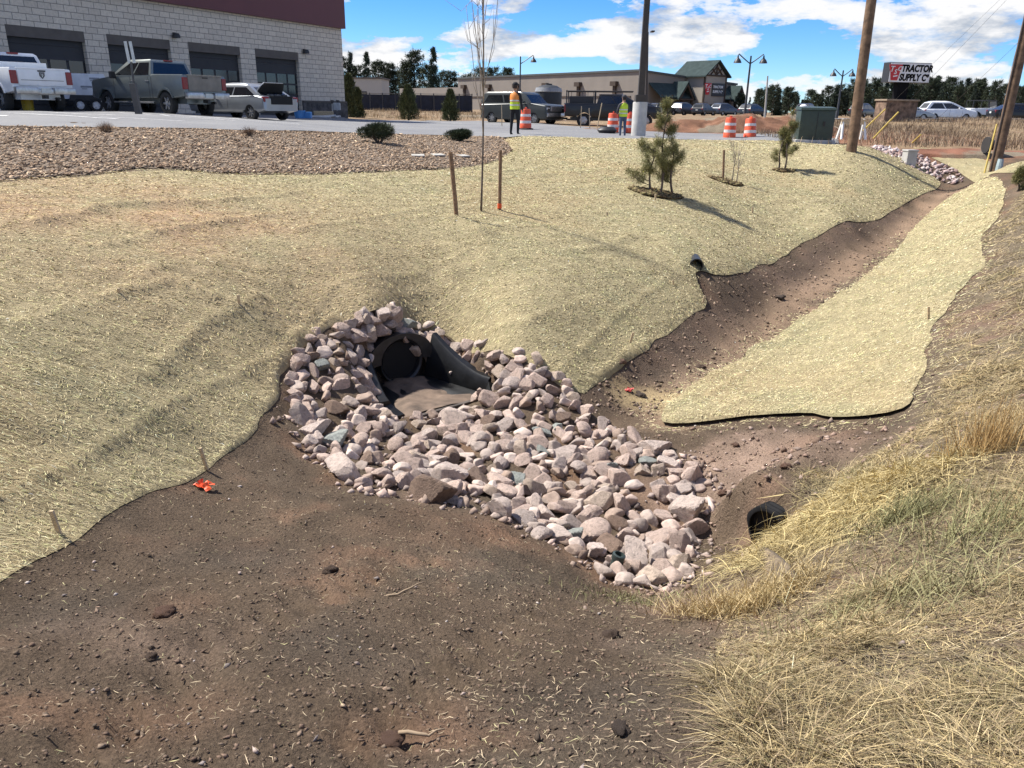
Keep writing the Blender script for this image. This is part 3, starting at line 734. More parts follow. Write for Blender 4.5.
chips('far_riprap', pRK2, 16000, 20, 46, 16, 38, ground_z, [(.40,.30,.28),(.34,.27,.26),(.52,.45,.42),(.26,.18,.16)], .05, .13, 307, sink=.15, flat=.75)
# ================================================================== near things
BLK = simple('black_plastic', (.018, .019, .021), .42, var=.25, scale=14, bmp=.15)
BLK2 = simple('black_plastic_dusty', (.007, .0075, .008), .42, var=.5, scale=9, bmp=.15)
DIRTM = simple('wet_mud', (.15, .10, .07), .8, var=.35, scale=7, bmp=.7)
WOOD = simple('weathered_wood', (.23, .14, .08), .85, var=.3, scale=18, bmp=.4)
PALEW = simple('pale_wood', (.55, .43, .27), .85, var=.2, scale=25)
# ---- black culvert end section
pc = pcul; zc = zcul; axn = math.atan2(od[1], od[0])
print('CULVERT', pc, HW, math.degrees(axn), proj((pc[0], pc[1], zc+.29)))
root = empty('culvert_end_section', (pc[0], pc[1], zc), 'black plastic flared culvert end section set in the rock heap', 'culvert', rz=axn+math.pi/2)
# local frame: -y = out of the mouth, x = to the right when looking out of the slope... z up
m = MB(); n = 40
prof = []
rings = []
for (r, y) in ((.275, .10), (.275, -.03), (.268, -.05), (.245, -.03), (.240, .05), (.240, .10)):
    rings.append([(r*math.cos(2*math.pi*k/n), y, .27+r*math.sin(2*math.pi*k/n)) for k in range(n)])
m.loft(rings, caps=False)
for k in range(2):                            # corrugations inside
    y = -.03+k*.06
    m.loft([[(r*math.cos(2*math.pi*j/n), yy, .27+r*math.sin(2*math.pi*j/n)) for j in range(n)] for r, yy in ((.240, y), (.230, y+.03), (.240, y+.06))], caps=False)
m.build('pipe', BLK, root, ang=40)
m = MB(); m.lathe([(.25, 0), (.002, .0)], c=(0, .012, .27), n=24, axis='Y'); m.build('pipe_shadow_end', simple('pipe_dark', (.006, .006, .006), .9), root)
m = MB()                                        # collar plate around the pipe
arc = [(.27*math.cos(a), .27+.27*math.sin(a)) for a in np.linspace(math.pi, 0, 17)]
out = [(.42*math.cos(a), .25+.345*math.sin(a)**.8) for a in np.linspace(math.pi, 0, 17)]
poly = out+arc[::-1]
for k in range(16):
    m.loft([[(out[k][0], y, out[k][1]), (out[k+1][0], y, out[k+1][1]), (arc[k+1][0], y, arc[k+1][1]), (arc[k][0], y, arc[k][1])] for y in (-.06, .04)])
m.build('collar', BLK, root)
def wing(s):
    m = MB(); rows = []
    for t in np.linspace(0, 1, 9):
        y = -.02-(DEP-.1)*t; xb = .29+(HW-.34)*t**1.05; top = float(wing_top(t)); lean = .10*(1-t)+.05
        lip = .055+.05*t
        rows.append([(s*xb, y, .0), (s*(xb+.025), y, -.12), (s*(xb+lean+lip), y, -.12), (s*(xb+lean+lip), y, top-.03), (s*(xb+lean+lip-.01), y, top), (s*(xb+lean), y, top), (s*(xb+lean-.02), y, top-.025)])
    m.loft(rows); o = m.build('wing_wall', BLK2, root, ang=35)
    m = MB(); xb = HW-.06
    m.loft([[(s*(xb-.08), -.905, -.1), (s*(xb+.15), -.905, -.1), (s*(xb+.165), -.905, .13), (s*(xb+.04), -.905, .15)], [(s*(xb-.14), -1.06, -.1), (s*(xb+.10), -1.05, -.1), (s*(xb+.12), -1.04, .05), (s*(xb-.03), -1.05, .07)]])
    m.build('end_flap', BLK2, root, ang=30)
wing(1); wing(-1)
m = MB()                                        # apron floor
rows = []
for t in np.linspace(0, 1, 12):
    y = .0-(DEP+.04)*t; w = .30+(HW-.34)*t
    rows.append([(-w+2*w*k/14, y, .035+.015*math.sin(k*1.9)*(1 if 2 < k < 12 else 0)-.02*t) for k in range(15)])
m.loft(rows, close=False, caps=False); m.build('apron', BLK2, root, smooth=True)
m = MB(); rows = []                              # silt lying on the apron
for t in np.linspace(0, 1, 24):
    y = .6-1.72*t; w = (.22 if y > -.05 else .27+(HW-.32)*min(1, -y/DEP))
    r = []
    for k in range(25):
        u = k/24*2-1; x = u*w
        h = .045+.05*fbm(np.array([x+3.3]), np.array([y]), 2.4, 3, 901)[0]-.14*max(0, (x-.02))*min(1, max(0, -y*2))+(.02 if y > -.1 else 0)+(.025 if y < -.75 else 0)-.05*abs(u)**6
        r.append((x, y, h))
    rows.append(r)
m.loft(rows, close=False, caps=False); tag(m.build('silt', simple('silt', (.15, .105, .074), .85, var=.35, scale=5, bmp=.6), root, smooth=True), kind='stuff')
m = MB(); m.box((0.10, -DEP-.15, .0), (2*HW+.30, .05, .15), Matrix.Rotation(R(4), 3, 'Z'), .01); m.build('toe_plate', simple('muddy_black', (.075, .06, .05), .8, var=.4, scale=6, bmp=.4), root)
# ---- pipe end on the right under the grass
q = gp(752, 540)
root = empty('drain_pipe_end', (q[0]+.10, q[1]+.02, q[2]-.04), 'black corrugated pipe end poking out of the grassy bank with a muddy tan flap', 'drain pipe', rz=R(38))
root.scale = (.86, .86, .86); root.location.z -= .03; m = MB(); rr = []
for k in range(24):
    x = -.02+k*.05
    for r, dx in ((.172, 0), (.187, .012), (.187, .028), (.172, .04)): rr.append((r, x+dx))
rings = [[(x, r*math.cos(2*math.pi*j/28)*(1+.06*math.sin(j*.9)), .17+r*1.05*math.sin(2*math.pi*j/28)*(1+.05*math.cos(j*1.3))) for j in range(28)] for r, x in rr]
inner = [[(x, 155e-3*math.cos(2*math.pi*j/28), .17+.155*math.sin(2*math.pi*j/28)) for j in range(28)] for x in (1.1, .3, -.02)]
m.loft(inner+rings, caps=False); m.build('pipe', simple('dirty_black_pipe', (.010, .010, .011), .7, var=.4, spec=.2), root, ang=50)
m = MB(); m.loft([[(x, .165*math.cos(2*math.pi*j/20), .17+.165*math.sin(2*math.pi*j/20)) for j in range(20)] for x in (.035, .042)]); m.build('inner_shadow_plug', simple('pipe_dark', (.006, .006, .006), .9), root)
bot = gp_many([(753, 556), (755, 572), (761, 587), (771, 598), (786, 604), (804, 606)]); m = MB(); ringsF = []
topf = [at_y(a, b, y[1]+.07) for (a, b), y in zip(((755, 549), (764, 552), (774, 558), (785, 567), (796, 578), (808, 592)), bot)]
inv = Matrix.Translation(root.location) @ Matrix.Rotation(R(38), 4, 'Z'); inv.invert()
for p_, t_ in zip(bot, topf):
    f0 = inv @ Vector(p_-np.array((0, 0, .08))); f1 = inv @ Vector(t_); back = inv.to_3x3() @ Vector((.03, .05, 0)); mid_ = (f0+f1)/2-back*.5
    ringsF.append([f0, mid_, f1, f1+back, f0+back])
m.loft(ringsF); m.build('mud_flap', simple('tan_mud', (.20, .15, .095), .85, var=.45, scale=4, bmp=.3), root, smooth=True)
# ---- small drain on the slope, pipe stub by the rocks
q = gp(697, 270)
root = empty('slope_drain', (q[0], q[1]+.08, q[2]-.02), 'small black drain pipe poking out of the straw slope above the ditch', 'drain pipe', rz=R(-8))
m = MB(); nn = 20
m.loft([[(r*math.cos(2*math.pi*j/nn), y, .09+r*math.sin(2*math.pi*j/nn)) for j in range(nn)] for r, y in ((.09, .45), (.09, -.06), (.108, -.06), (.108, .02), (.1, .03), (.1, .45))], caps=False); m.build('pipe', BLK, root, ang=40)
q = gp(613, 572)
root = empty('pipe_stub', q, 'dark green plastic pipe stub standing at the lowest end of the rock heap', 'pipe stub')
g1 = simple('green_black_plastic', (.035, .05, .045), .5, var=.4)
m = MB(); m.lathe([(.034, -.1), (.034, .10), (.043, .10), (.043, .135), (.030, .14), (.030, .05), (0, .05)], n=16, rot=Matrix.Rotation(R(14), 3, 'Y')); m.build('stub', g1, root, ang=40)
m = MB(); m.box((.045, .01, .05), (.02, .05, .12), Matrix.Rotation(R(14), 3, 'Y'), .005); m.build('strap', g1, root)
# ---- crumpled plastic flags
ORF = simple('orange_film', (.80, .10, .02), .5, var=.1); REDF = simple('red_film', (.55, .06, .05), .5, var=.1)
def scrap(px, py, s, mat, label, seed):
    q = gp(px, py); g = np.random.default_rng(seed); m = MB(); nn = 9
    for st in range(3):
        a0 = g.uniform(0, 6.28); rows = []
        for i in range(nn):
            t = i/(nn-1); x = s*(t-.5)*1.6*math.cos(a0); y = s*(t-.5)*1.2*math.sin(a0); z = .015+s*.22*(1+math.sin(t*9+st))*g.uniform(.4, 1)
            w = s*.2*g.uniform(.6, 1.2); rows.append([(x-w*math.sin(a0), y+w*math.cos(a0), z), (x, y, z+.3*w*g.uniform(-1, 1)), (x+w*math.sin(a0), y-w*math.cos(a0), max(.008, z-.5*w))])
        up = [[(p[0], p[1], p[2]+.002) for p in r] for r in rows]
        m.loft([a+b[::-1] for a, b in zip(rows, up)])
    o = m.build('plastic_flag', mat); o.location = (q[0], q[1], gz(q[0], q[1])); return tag(o, label, 'flag')
scrap(205, 489, .085, ORF, 'crumpled bright orange marking flag lying on the dark soil by the blanket edge', 1)
scrap(629, 391, .075, REDF, 'small red plastic scrap lying in the ditch above the right blanket corner', 2)
# ---- wooden pegs
PEGS = [(58,535,'in the left blanket edge at the far left'), (205,470,'in the blanket edge beside the orange flag'), (240,310,'in the open left slope above the rock heap'), (120,300,'in the open left slope nearest the left picture edge'), (338,352,'in the blanket fold left of the culvert'),
        (673,287,'left of the small slope drain'), (703,305,'just below the small slope drain'), (607,218,'in the slope left of the three stemmed pine'), (631,345,'in the blanket fold above the red scrap'), (655,202,'at the foot of the three stemmed pine'), (927,322,'at the right edge of the narrow blanket strip'), (752,215,'in the slope below the staked bare sapling')]
for px, py, lab in PEGS:
    q = gp(px, py); m = MB(); hgt = random.uniform(.10, .2); s = .011+.0006*np.linalg.norm(q[:2]); m.box((0, 0, hgt/2-.03), (s*1.6, s, hgt), Matrix.Rotation(random.uniform(-.2, .25), 3, 'Y'), .002)
    o = m.build('wooden_peg', PALEW); o.location = (q[0], q[1], q[2]+.03); tag(o, 'short pale wooden peg '+lab, 'peg', 'pegs pinning the straw blankets')
# ---- stakes
def stake(p0, p1, Y, rad, label, mat=WOOD, band=None):
    a = gp(*p0); t = at_y(p1[0], p1[1], a[1]+.02); d = t-a
    o = empty('tree_stake', a, label, 'stake', group='wooden stakes beside the bare saplings')
    m = MB(); m.tube([(0, 0, -.1)]+[tuple(d*k/4) for k in range(1, 5)], [rad, rad*1.02, rad, rad, rad*.97], 9); m.build('pole', mat, o, ang=50)
    if band:
        m = MB(); m.cyl(tuple(d*.06), tuple(d*.14), rad*1.25, n=10); m.build('orange_tape', ORF, o)
    return a
stake((457, 219), (450.5, 152), 0, .034, 'brown wooden stake leaning left of the tall bare sapling')
stake((499.5, 212), (500.5, 150), 0, .030, 'brown wooden stake right of the tall bare sapling with orange tape at its foot', band=True)
stake((723, 181), (724, 150), 0, .03, 'dark wooden stake beside the small bare sapling between the two pines')
# ---- bare saplings
BARK = simple('pale_bark', (.30, .25, .20), .8, var=.3, scale=20); BARKD = simple('grey_bark', (.13, .10, .08), .9, var=.3, scale=20)
def sapling(px, py, hgt, seed, label, nb, spread, r0, ms=BARK, stems=1):
    q = gp(px, py); g = np.random.default_rng(seed)
    o = empty('bare_sapling', q, label, 'sapling'); m = MB(); mb = MB()
    for s in range(stems):
        bx = 0 if s == 0 else g.uniform(-.25, .25); pts = []
        for k in range(9):
            t = k/8; pts.append((bx+.05*math.sin(3*t+s)*hgt*.2+(bx*.4*t), .03*math.sin(5*t), -.05+t*hgt*(1 if s == 0 else .75)))
        m.tube(pts, [r0*(1-.85*k/8) for k in range(9)], 7)
        for b in range(nb//stems):
            t = g.uniform(.33, .9); i = t*8; k = int(i); p = Vector(pts[k]).lerp(Vector(pts[min(8, k+1)]), i-k); a = g.uniform(0, 6.28); L = hgt*(1-t)*g.uniform(.6, 1.0)+.15
            d = Vector((math.cos(a)*spread, math.sin(a)*spread, 1)).normalized(); bp = [p]
            for j in range(1, 6): bp.append(bp[-1]+(d+Vector((0, 0, .16*j))+Vector(g.normal(0, .06, 3))).normalized()*L/5)
            rb = r0*(1-.8*t)*.38; mb.tube(bp, [rb*(1-.8*j/5)+.0025 for j in range(6)], 5)
            for tw in range(3):
                s0 = bp[int(g.integers(1, 5))]; d2 = (d+Vector(g.normal(0, .5, 3))).normalized(); mb.tube([s0, s0+d2*L*.14, s0+(d2+Vector((0, 0, .7))).normalized()*L*.3], [.004, .0035, .002], 4)
    m.build('trunk', ms, o, smooth=True); mb.build('branches', BARK, o, smooth=True)
sapling(481, 213, 3.75, 5, 'tall thin leafless sapling standing between two wooden stakes', 13, .20, .020, BARKD)
sapling(732, 184, 1.15, 6, 'small bare sapling with thin pale stems between the two pines', 8, .5, .018, BARK, 2)
# ---- needle and blade foliage
def blades(base, dirs, L, wid, cols, name, mat, parent=None, nseg=2, droop=None, tip=.1, zfun=None):
    n = len(base); L = np.broadcast_to(L, n)[:, None]; w = np.broadcast_to(wid, n)[:, None]
    d = dirs/np.linalg.norm(dirs, axis=1)[:, None]
    s = np.cross(d, np.array([0, 0, 1.])+RNG.normal(0, .5, (n, 3))); s /= np.linalg.norm(s, axis=1)[:, None]+1e-9
    V = np.zeros((n, 2*(nseg+1), 3)); dr = np.zeros((n, 1)) if droop is None else np.asarray(droop)[:, None]
    for k in range(nseg+1):
        t = k/nseg; c = base+d*L*t; c = c+np.array([0, 0, -1.])*dr*L*t*t
        ww = w*(1-(1-tip)*t**1.5); V[:, 2*k] = c-s*ww; V[:, 2*k+1] = c+s*ww
    if zfun is not None:                 # lie on the slope, never under it
        x0, y0 = base[:, 0], base[:, 1]; e = .06; z0 = zfun(x0, y0); sx = (zfun(x0+e, y0)-z0)/e; sy = (zfun(x0, y0+e)-z0)/e
        sx = np.clip(sx, -1.2, 1.2); sy = np.clip(sy, -1.2, 1.2)
        V[..., 2] = z0[:, None]+sx[:, None]*(V[..., 0]-x0[:, None])+sy[:, None]*(V[..., 1]-y0[:, None])+np.maximum(.004, V[..., 2]-z0[:, None])
    i = np.arange(n)[:, None]*2*(nseg+1)
    F = np.concatenate([i+np.array([[2*k, 2*k+1, 2*k+3, 2*k+2]]) for k in range(nseg)], 0)
    return np_mesh(name, V.reshape(-1, 3), F, mat, parent, col=np.clip(np.repeat(cols, 2*(nseg+1), 0), .005, .85))
leaf_m = vcol_mat('needles', .7, 3., .15, 0, spec=.25)
def jit(c, n, s=.25, g=RNG): return np.array(c)[None]*np.exp(g.normal(0, s, n))[:, None]*np.array([1, 1, 1])
def young_pine(px, py, hgt, seed, label, stems):
    q = gp(px, py); g = np.random.default_rng(seed); o = empty('young_pine', q, label, 'pine tree'); m = MB(); tufts = []
    for s, (bx, by, hs) in enumerate(stems):
        H = hgt*hs; pts = [(bx*(1-.3*k/8)+.03*math.sin(k+s), by+.02*math.cos(k*1.3), -.05+H*k/8) for k in range(9)]
        m.tube(pts, [.030*(1-.75*k/8) for k in range(9)], 7); tufts.append((Vector(pts[-1]), 1.2))
        for b in range(int(13*hs)):
            t = g.uniform(.22, .97); i = t*8; k = int(i); p = Vector(pts[k]).lerp(Vector(pts[min(8, k+1)]), i-k); a = g.uniform(0, 6.28)
            L = hgt*(.05+.19*(1-t*hs))*g.uniform(.7, 1.2); d = Vector((math.cos(a), math.sin(a), .35)); e = p+d*L*.55; f = e+Vector((math.cos(a), math.sin(a), .75))*L*.5
            m.tube([p, e, f], [.010, .008, .005], 5); tufts += [(f, 1.), (e.lerp(f, .45), .8)]
            if g.random() < .55: tufts.append((e, .7))
            for tw in range(2):
                e2 = e+Vector(g.normal(0, .35, 3))*L*.7+Vector((0, 0, .05)); m.tube([p.lerp(e, .6), e2], [.006, .004], 4); tufts.append((e2, .8))
    m.build('trunk', BARKD, o, smooth=True)
    B = []; D = []; Ls = []
    for p, s in tufts:
        nn = int(160*s); dd = g.normal(0, 1, (nn, 3)); dd[:, 2] = dd[:, 2]*.8+.45
        B.append(np.array(p)[None]+g.normal(0, .035, (nn, 3))*np.array([1, 1, 1.3])); D.append(dd); Ls.append(g.uniform(.07, .14, nn)*s)
    B = np.concatenate(B); D = np.concatenate(D); Ls = np.concatenate(Ls); nn = len(B)
    c = jit((.175, .175, .068), nn, .3, g); k = g.random(nn) < .3; c[k] = jit((.24, .21, .09), k.sum(), .2, g)
    blades(B, D, Ls, .0034, c, 'foliage', leaf_m, o)
young_pine(660, 196, 1.95, 21, 'sparse three stemmed young pine growing out of the straw slope', [(0, 0, 1.), (-.26, .05, .58), (.28, .1, .62)])
young_pine(784, 172, 1.75, 22, 'bushy young pine with twin stems on the straw slope near the green box', [(0, 0, 1.), (-.16, .1, .72)])
young_pine(1017, 192, .55, 23, 'tiny green pine seedling at the right picture edge beside the utility pole', [(0, 0, 1.)])
for px, py, rx in ((656, 196, .55), (726, 184, .42), (784, 173, .32)):
    c = gp(px, py); P = np.array([(c[0]+rx*math.cos(a)*(1+.2*math.sin(3*a)), c[1]+.75*rx*math.sin(a)*(1+.15*math.cos(2*a))) for a in np.linspace(0, 6.28, 24)[:-1]])
    aa = math.degrees(math.atan2(c[0], c[1])); rr_ = math.hypot(c[0], c[1])
    sheet('soil_ring', P, lambda x, y, d: base_z(x, y)+.022+.0011*np.sqrt(x*x+y*y)+.03*np.clip(d/.3, 0, 1), rr_+1, rr_+5, 60, aa-4, aa+3, 60, gm, lambda x, y: np.tile(np.array((.11, .075, .045)), (len(x), 1)))['kind'] = 'structure'
    ch = chips('bark_mulch', P, 26000, rr_-1.2, rr_+1.2, aa-3, aa+3, lambda x, y: base_z(x, y)+.045+.0011*np.sqrt(x*x+y*y), [(.13,.09,.05),(.09,.065,.035),(.17,.13,.07),(.2,.17,.08)], .015, .06, int(px), flat=.5)
# ---- rounded evergreen shrubs in the mulch
def shrub(px, py, w, h, seed, label, name='evergreen_shrub', cat='shrub', col=(.045, .060, .030), n=9000, Y=None, L=.07, wid=.006):
    q = gp(px, py) if Y is None else at_y(px, py, Y); g = np.random.default_rng(seed); o = empty(name, q, label, cat)
    m = MB()
    for k in range(14):
        a = g.uniform(0, 6.28); e = Vector((math.cos(a)*w*.36, math.sin(a)*w*.36, h*g.uniform(.4, .8))); m.tube([(0, 0, -.05), e*.5+Vector((0, 0, .05)), e], [.02, .014, .006], 5)
    m.build('stems', BARKD, o)
    lobes = [(g.normal(0, .2, 2)*w, g.uniform(.4, .75)*h, g.uniform(.22, .34)) for _ in range(9)]; B = []; D = []
    for xy, z, r in lobes:
        d = g.normal(0, 1, (n//9, 3)); d /= np.linalg.norm(d, axis=1)[:, None]; rad = g.uniform(.55, 1.05, n//9)[:, None]
        B.append(np.array([xy[0], xy[1], z])+d*rad*np.array([w*r, w*r, h*r*1.05])); D.append(d+g.normal(0, .4, (n//9, 3))+np.array([0, 0, .5]))
    B = np.concatenate(B); D = np.concatenate(D); k = B[:, 2] > .02; B, D = B[k], D[k]
    blades(B, D, g.uniform(.5, 1.2, len(B))*L, wid, jit(col, len(B), .35, g), 'foliage', leaf_m, o)
shrub(379, 144, .85, .50, 31, 'dark rounded evergreen shrub in the mulch bed, left one of two')
shrub(461, 141.5, .80, .38, 32, 'low dark evergreen shrub in the mulch bed behind the tall bare sapling')
for i, (px, py, w) in enumerate(((106, 133, .5), (250, 137, .45))):
    shrub(px, py, w*.6, .14, 40+i, ('tuft of brown dead twigs in the mulch near the signpost', 'tuft of brown dead twigs in the mulch below the silver sedan')[i], 'dead_plant', 'dead plant', (.18, .115, .07), 450, L=.14, wid=.003)
# pale flat papers on the mulch
PAP = simple('pale_stone', (.42, .40, .35), .8, var=.15)
for i, (px, py) in enumerate(((418, 157.5), (438, 156.5), (463, 157.5))):
    q = gp(px, py); m = MB(); m.box((0, 0, .015), (.30, .24, .03), Matrix.Rotation(R(10+20*i), 3, 'Z') @ Matrix.Rotation(R(5), 3, 'X'), .008)
    o = m.build('flat_stone', PAP); o.location = (q[0], q[1], mulz(np.array([q[0]]), np.array([q[1]]))[0]+.01)
    tag(o, ('leftmost', 'middle', 'rightmost')[i]+' of three pale flat stones lying on the mulch bed', 'stone', 'pale flat stones on the mulch')
# ---- dry grass on the right bank
pTURF = np.array(poly_world([(735,900),(715,760),(700,690),(712,645),(750,600),(775,540),(785,500),(830,478),(900,450),(932,415),(940,335),(958,302),(992,262),(986,240),(1010,208),(1028,182),(1400,190),(1700,500),(1700,900)], .12, 91))
def grass(name, n, r0, r1, a0, a1, lmin, lmax, lean, seed, cols, wid=.0016, mask=None, dirbias=None, e=1.):
    g = np.random.default_rng(seed); r = rsamp(g, n, r0, r1, e); a = g.uniform(R(a0), R(a1), n); x = r*np.sin(a); y = r*np.cos(a)
    k = inside(pTURF, x, y)
    clump = fbm(x, y, 2.6, 3, 151); k &= g.random(n) < np.clip(.85+1.0*clump, .35, 1)
    if mask is not None: k &= mask(x, y, g)
    x, y, r, clump = x[k], y[k], r[k], clump[k]; n = len(x); th = g.uniform(0, 6.28, n)+1.3*fbm(x, y, 1.1, 2, 152)*3
    le = np.abs(g.normal(lean, .5, n)); d = np.stack([np.cos(th)*le, np.sin(th)*le, np.ones(n)], 1)
    if dirbias is not None: d += np.array(dirbias)[None]
    L = (lmin+(lmax-lmin)*g.random(n)**1.8)*np.clip(.75+1.2*clump, .5, 1.5)
    c = np.array(cols)[g.integers(0, len(cols), n)]*np.exp(g.normal(0, .25, n))[:, None]*(1+.35*fbm(x, y, 1.7, 3, 155))[:, None]
    gr = sstep(.1, .5, fbm(x, y, 1.3, 3, 153))[:, None]; c = c*(1-gr*.28)+np.array((.13, .14, .06))*gr*.28
    B = np.stack([x, y, ground_z(x, y)-.01], 1); d0 = d/np.linalg.norm(d, axis=1)[:, None]
    return blades(B, d, L, np.maximum(wid*g.uniform(.6, 1.3, n), r*.00028), c, name, straw_m, nseg=4, droop=np.maximum(0, d0[:, 2])*g.uniform(.5, .95, n), zfun=ground_z)
GC = [(.41, .315, .155), (.34, .26, .135), (.22, .17, .10), (.46, .37, .21), (.18, .155, .075), (.24, .175, .105)]
tag(grass('dry_grass', 380000, 1.2, 7.5, 6, 52, .05, .22, 1.3, 401, GC, .0013, e=.7), kind='stuff')
tag(grass('bank_grass', 200000, 7, 24, 14, 50, .06, .22, 1.7, 403, GC, .002, e=.6), kind='stuff')
tag(grass('matted_grass', 40000, 1.2, 16, 6, 50, .06, .24, 6.5, 402, [(.46, .39, .27), (.33, .27, .19), (.22, .18, .135)], .0010), kind='stuff')
def bunch(px, py, n, spread, L0, L1, dirv, sd, droop, col, seed, label, name='grass_clump', zoff=0.):
    q = gp(px, py); g = np.random.default_rng(seed); xy = g.normal(0, 1, (n, 2))*np.array(spread); x = q[0]+xy[:, 0]; y = q[1]+xy[:, 1]
    B = np.stack([x-q[0], y-q[1], ground_z(x, y)-q[2]+zoff], 1); D = np.array(dirv)[None]+g.normal(0, sd, (n, 3)); D[:, 2] = np.abs(D[:, 2])+.05
    c = np.array(col)[None]*np.exp(g.normal(0, .28, n))[:, None]
    o = blades(B, D, g.uniform(L0, L1, n), .0016*g.uniform(.7, 1.4, n), c, name, straw_m, nseg=5, droop=g.uniform(.5, 1., n)*droop, zfun=lambda a, b: ground_z(a+q[0], b+q[1])-q[2]); o.location = q
    return tag(o, label, 'grass clump')
bunch(846, 508, 5200, (.30, .22), .16, .42, (-.75, -.25, .45), .55, .75, (.46, .37, .18), 411, 'golden bunch of long grass drooping over the pipe end')
bunch(988, 452, 420, (.10, .10), .16, .44, (0, 0, 1), .22, .18, (.42, .28, .12), 412, 'tall upright tawny grass clump at the right below the blanket strip')
bunch(760, 605, 900, (.16, .10), .10, .30, (-.2, -.1, .9), .4, .4, (.48, .38, .20), 413, 'wispy pale grass clump in front of the muddy pipe flap')
bunch(715, 618, 700, (.14, .10), .08, .26, (-.1, 0, .9), .45, .4, (.48, .37, .20), 414, 'sparse straw coloured grass clump right below the rock heap')
bunch(640, 600, 600, (.22, .10), .04, .12, (0, 0, .8), .5, .4, (.20, .19, .09), 415, 'low greenish grass fringe along the bottom end of the rock heap')['kind'] = 'stuff'
bunch(900, 600, 600, (.22, .14), .10, .28, (0, 0, .9), .5, .5, (.24, .22, .11), 416, 'olive green grass clump in the middle of the right bank')
bunch(985, 535, 600, (.2, .14), .12, .28, (.1, 0, .9), .45, .4, (.22, .21, .10), 417, 'olive green grass clump near the right picture edge')
bunch(905, 520, 700, (.10, .10), .08, .22, (0, 0, .9), .5, .4, (.21, .20, .095), 418, 'dull green grass clump upslope of the golden bunch')
# twigs on the soil
TW = simple('twig', (.30, .22, .14), .85)
for i, (px, py, L, a) in enumerate(((405, 595, .22, .4), (428, 738, .16, .3), (930, 455, .30, .5))):
    q = gp(px, py); g = np.random.default_rng(60+i); p = Vector((-L/2*math.cos(a), -L/2*math.sin(a), .01)); pts = [p]
    for k in range(6): pts.append(pts[-1]+Vector((math.cos(a+g.normal(0, .35)), math.sin(a+g.normal(0, .35)), g.normal(0, .15)))*L/6)
    m = MB(); m.tube(pts, [.005, .006, .005, .005, .004, .003, .002], 6); o = m.build('twig', TW, smooth=True); o.location = (q[0], q[1], gz(q[0], q[1])+.008)
    tag(o, ('thin curved twig on the bare soil below the rock heap', 'pale curved twig on the soil at the bottom of the picture', 'pale stick lying on the dirt under the right end of the blanket')[i], 'twig')
# bigger loose clods
CL = vcol_mat('clod', .95, 40, .35, .8, 50., dist=.02)
clod_me = []
for i in range(5):
    b = bmesh.new(); bmesh.ops.create_icosphere(b, subdivisions=3, radius=1); P = np.array([v.co[:] for v in b.verts])
    k = 1+.8*fbm(P[:, 0]+P[:, 2]*.7+i*9, P[:, 1]-P[:, 2]*.6, 2.1, 5, 800+i, .65)
    for v, s in zip(b.verts, k): v.co *= float(s)
    me = bpy.data.meshes.new('dirt_clod'); b.to_mesh(me); b.free(); a = me.color_attributes.new('Col', 'FLOAT_COLOR', 'POINT')
    a.data.foreach_set('color', np.tile(np.array(((.10, .07, .052, 1), (.14, .085, .06, 1), (.085, .065, .052, 1), (.20, .13, .095, 1), (.15, .09, .065, 1))[i], np.float32), (len(me.vertices), 1)).ravel())
    me.materials.append(CL); me.polygons.foreach_set('use_smooth', np.ones(len(me.polygons), bool)); clod_me.append(me)
CLODS = [(165,618,.035,1,'reddish clod left of centre on the dark soil'), (392,745,.03,1,'big reddish clod at the bottom of the picture'), (150,655,.018,0,'dark clod below the reddish one at the left'), (620,745,.02,2,'dark clod at the bottom right of the bare soil'), (330,570,.028,0,'dark clod on the soil below the rock heap'),
         (780,505,.03,4,'clod in the pink dirt above the pipe end'), (722,500,.035,4,'clod in the pink dirt right of the rocks'), (640,395,.05,2,'dark clod in the ditch near the red scrap'), (700,368,.05,0,'dark clod in the ditch between the two blankets'), (780,300,.06,2,'dark clod further up the ditch'), (620,363,.06,3,'pale clod at the ditch edge above the red scrap'),
         (735,450,.03,1,'reddish clod under the lower blanket edge'), (610,640,.03,0,'dark clod on the soil right of centre'), (120,470,.02,2,'dark clod by the left blanket')][:-1]
for px, py, s, k, lab in CLODS:
    q = gp(px, py); o = bpy.data.objects.new('dirt_clod', clod_me[k]); COL.objects.link(o); o.location = (q[0], q[1], gz(q[0], q[1])+.25*s); o.scale = (s*1.3, s, s*.65); o.rotation_euler = (0, 0, random.uniform(0, 6)); tag(o, lab, 'dirt clod', 'loose clods on the soil')
# ================================================================== things on the lot and beyond
DKG = simple('tinted_glass', (.012, .014, .016), .08, var=.1, spec=.8)
TYRE = simple('tyre_rubber', (.02, .02, .02), .85, var=.2); RIM = simple('alloy_rim', (.42, .42, .42), .35, .7, var=.1); WRIM = simple('white_rim', (.7, .7, .7), .5, var=.05)
CHR = simple('chrome', (.45, .45, .45), .3, .85, var=.2); TLR = simple('red_lens', (.20, .012, .015), .25, var=.1); TRIM = simple('black_trim', (.02, .02, .022), .5, var=.1)
PLT = simple('plate', (.55, .58, .55), .5, var=.1); LENS = simple('clear_lens', (.6, .62, .62), .15, var=.1)
def paint(name, c, rough=.35, met=.3): return simple(name, c, rough, met, var=.07, scale=2., coat=.25)
def arch(cx, cz, r, zb, n=10):                 # points over a wheel opening, rear side to front side
    a0 = math.asin((zb-cz)/r); return [(cx-r*math.cos(a), cz+r*math.sin(a)) for a in np.linspace(a0, math.pi-a0, n)]
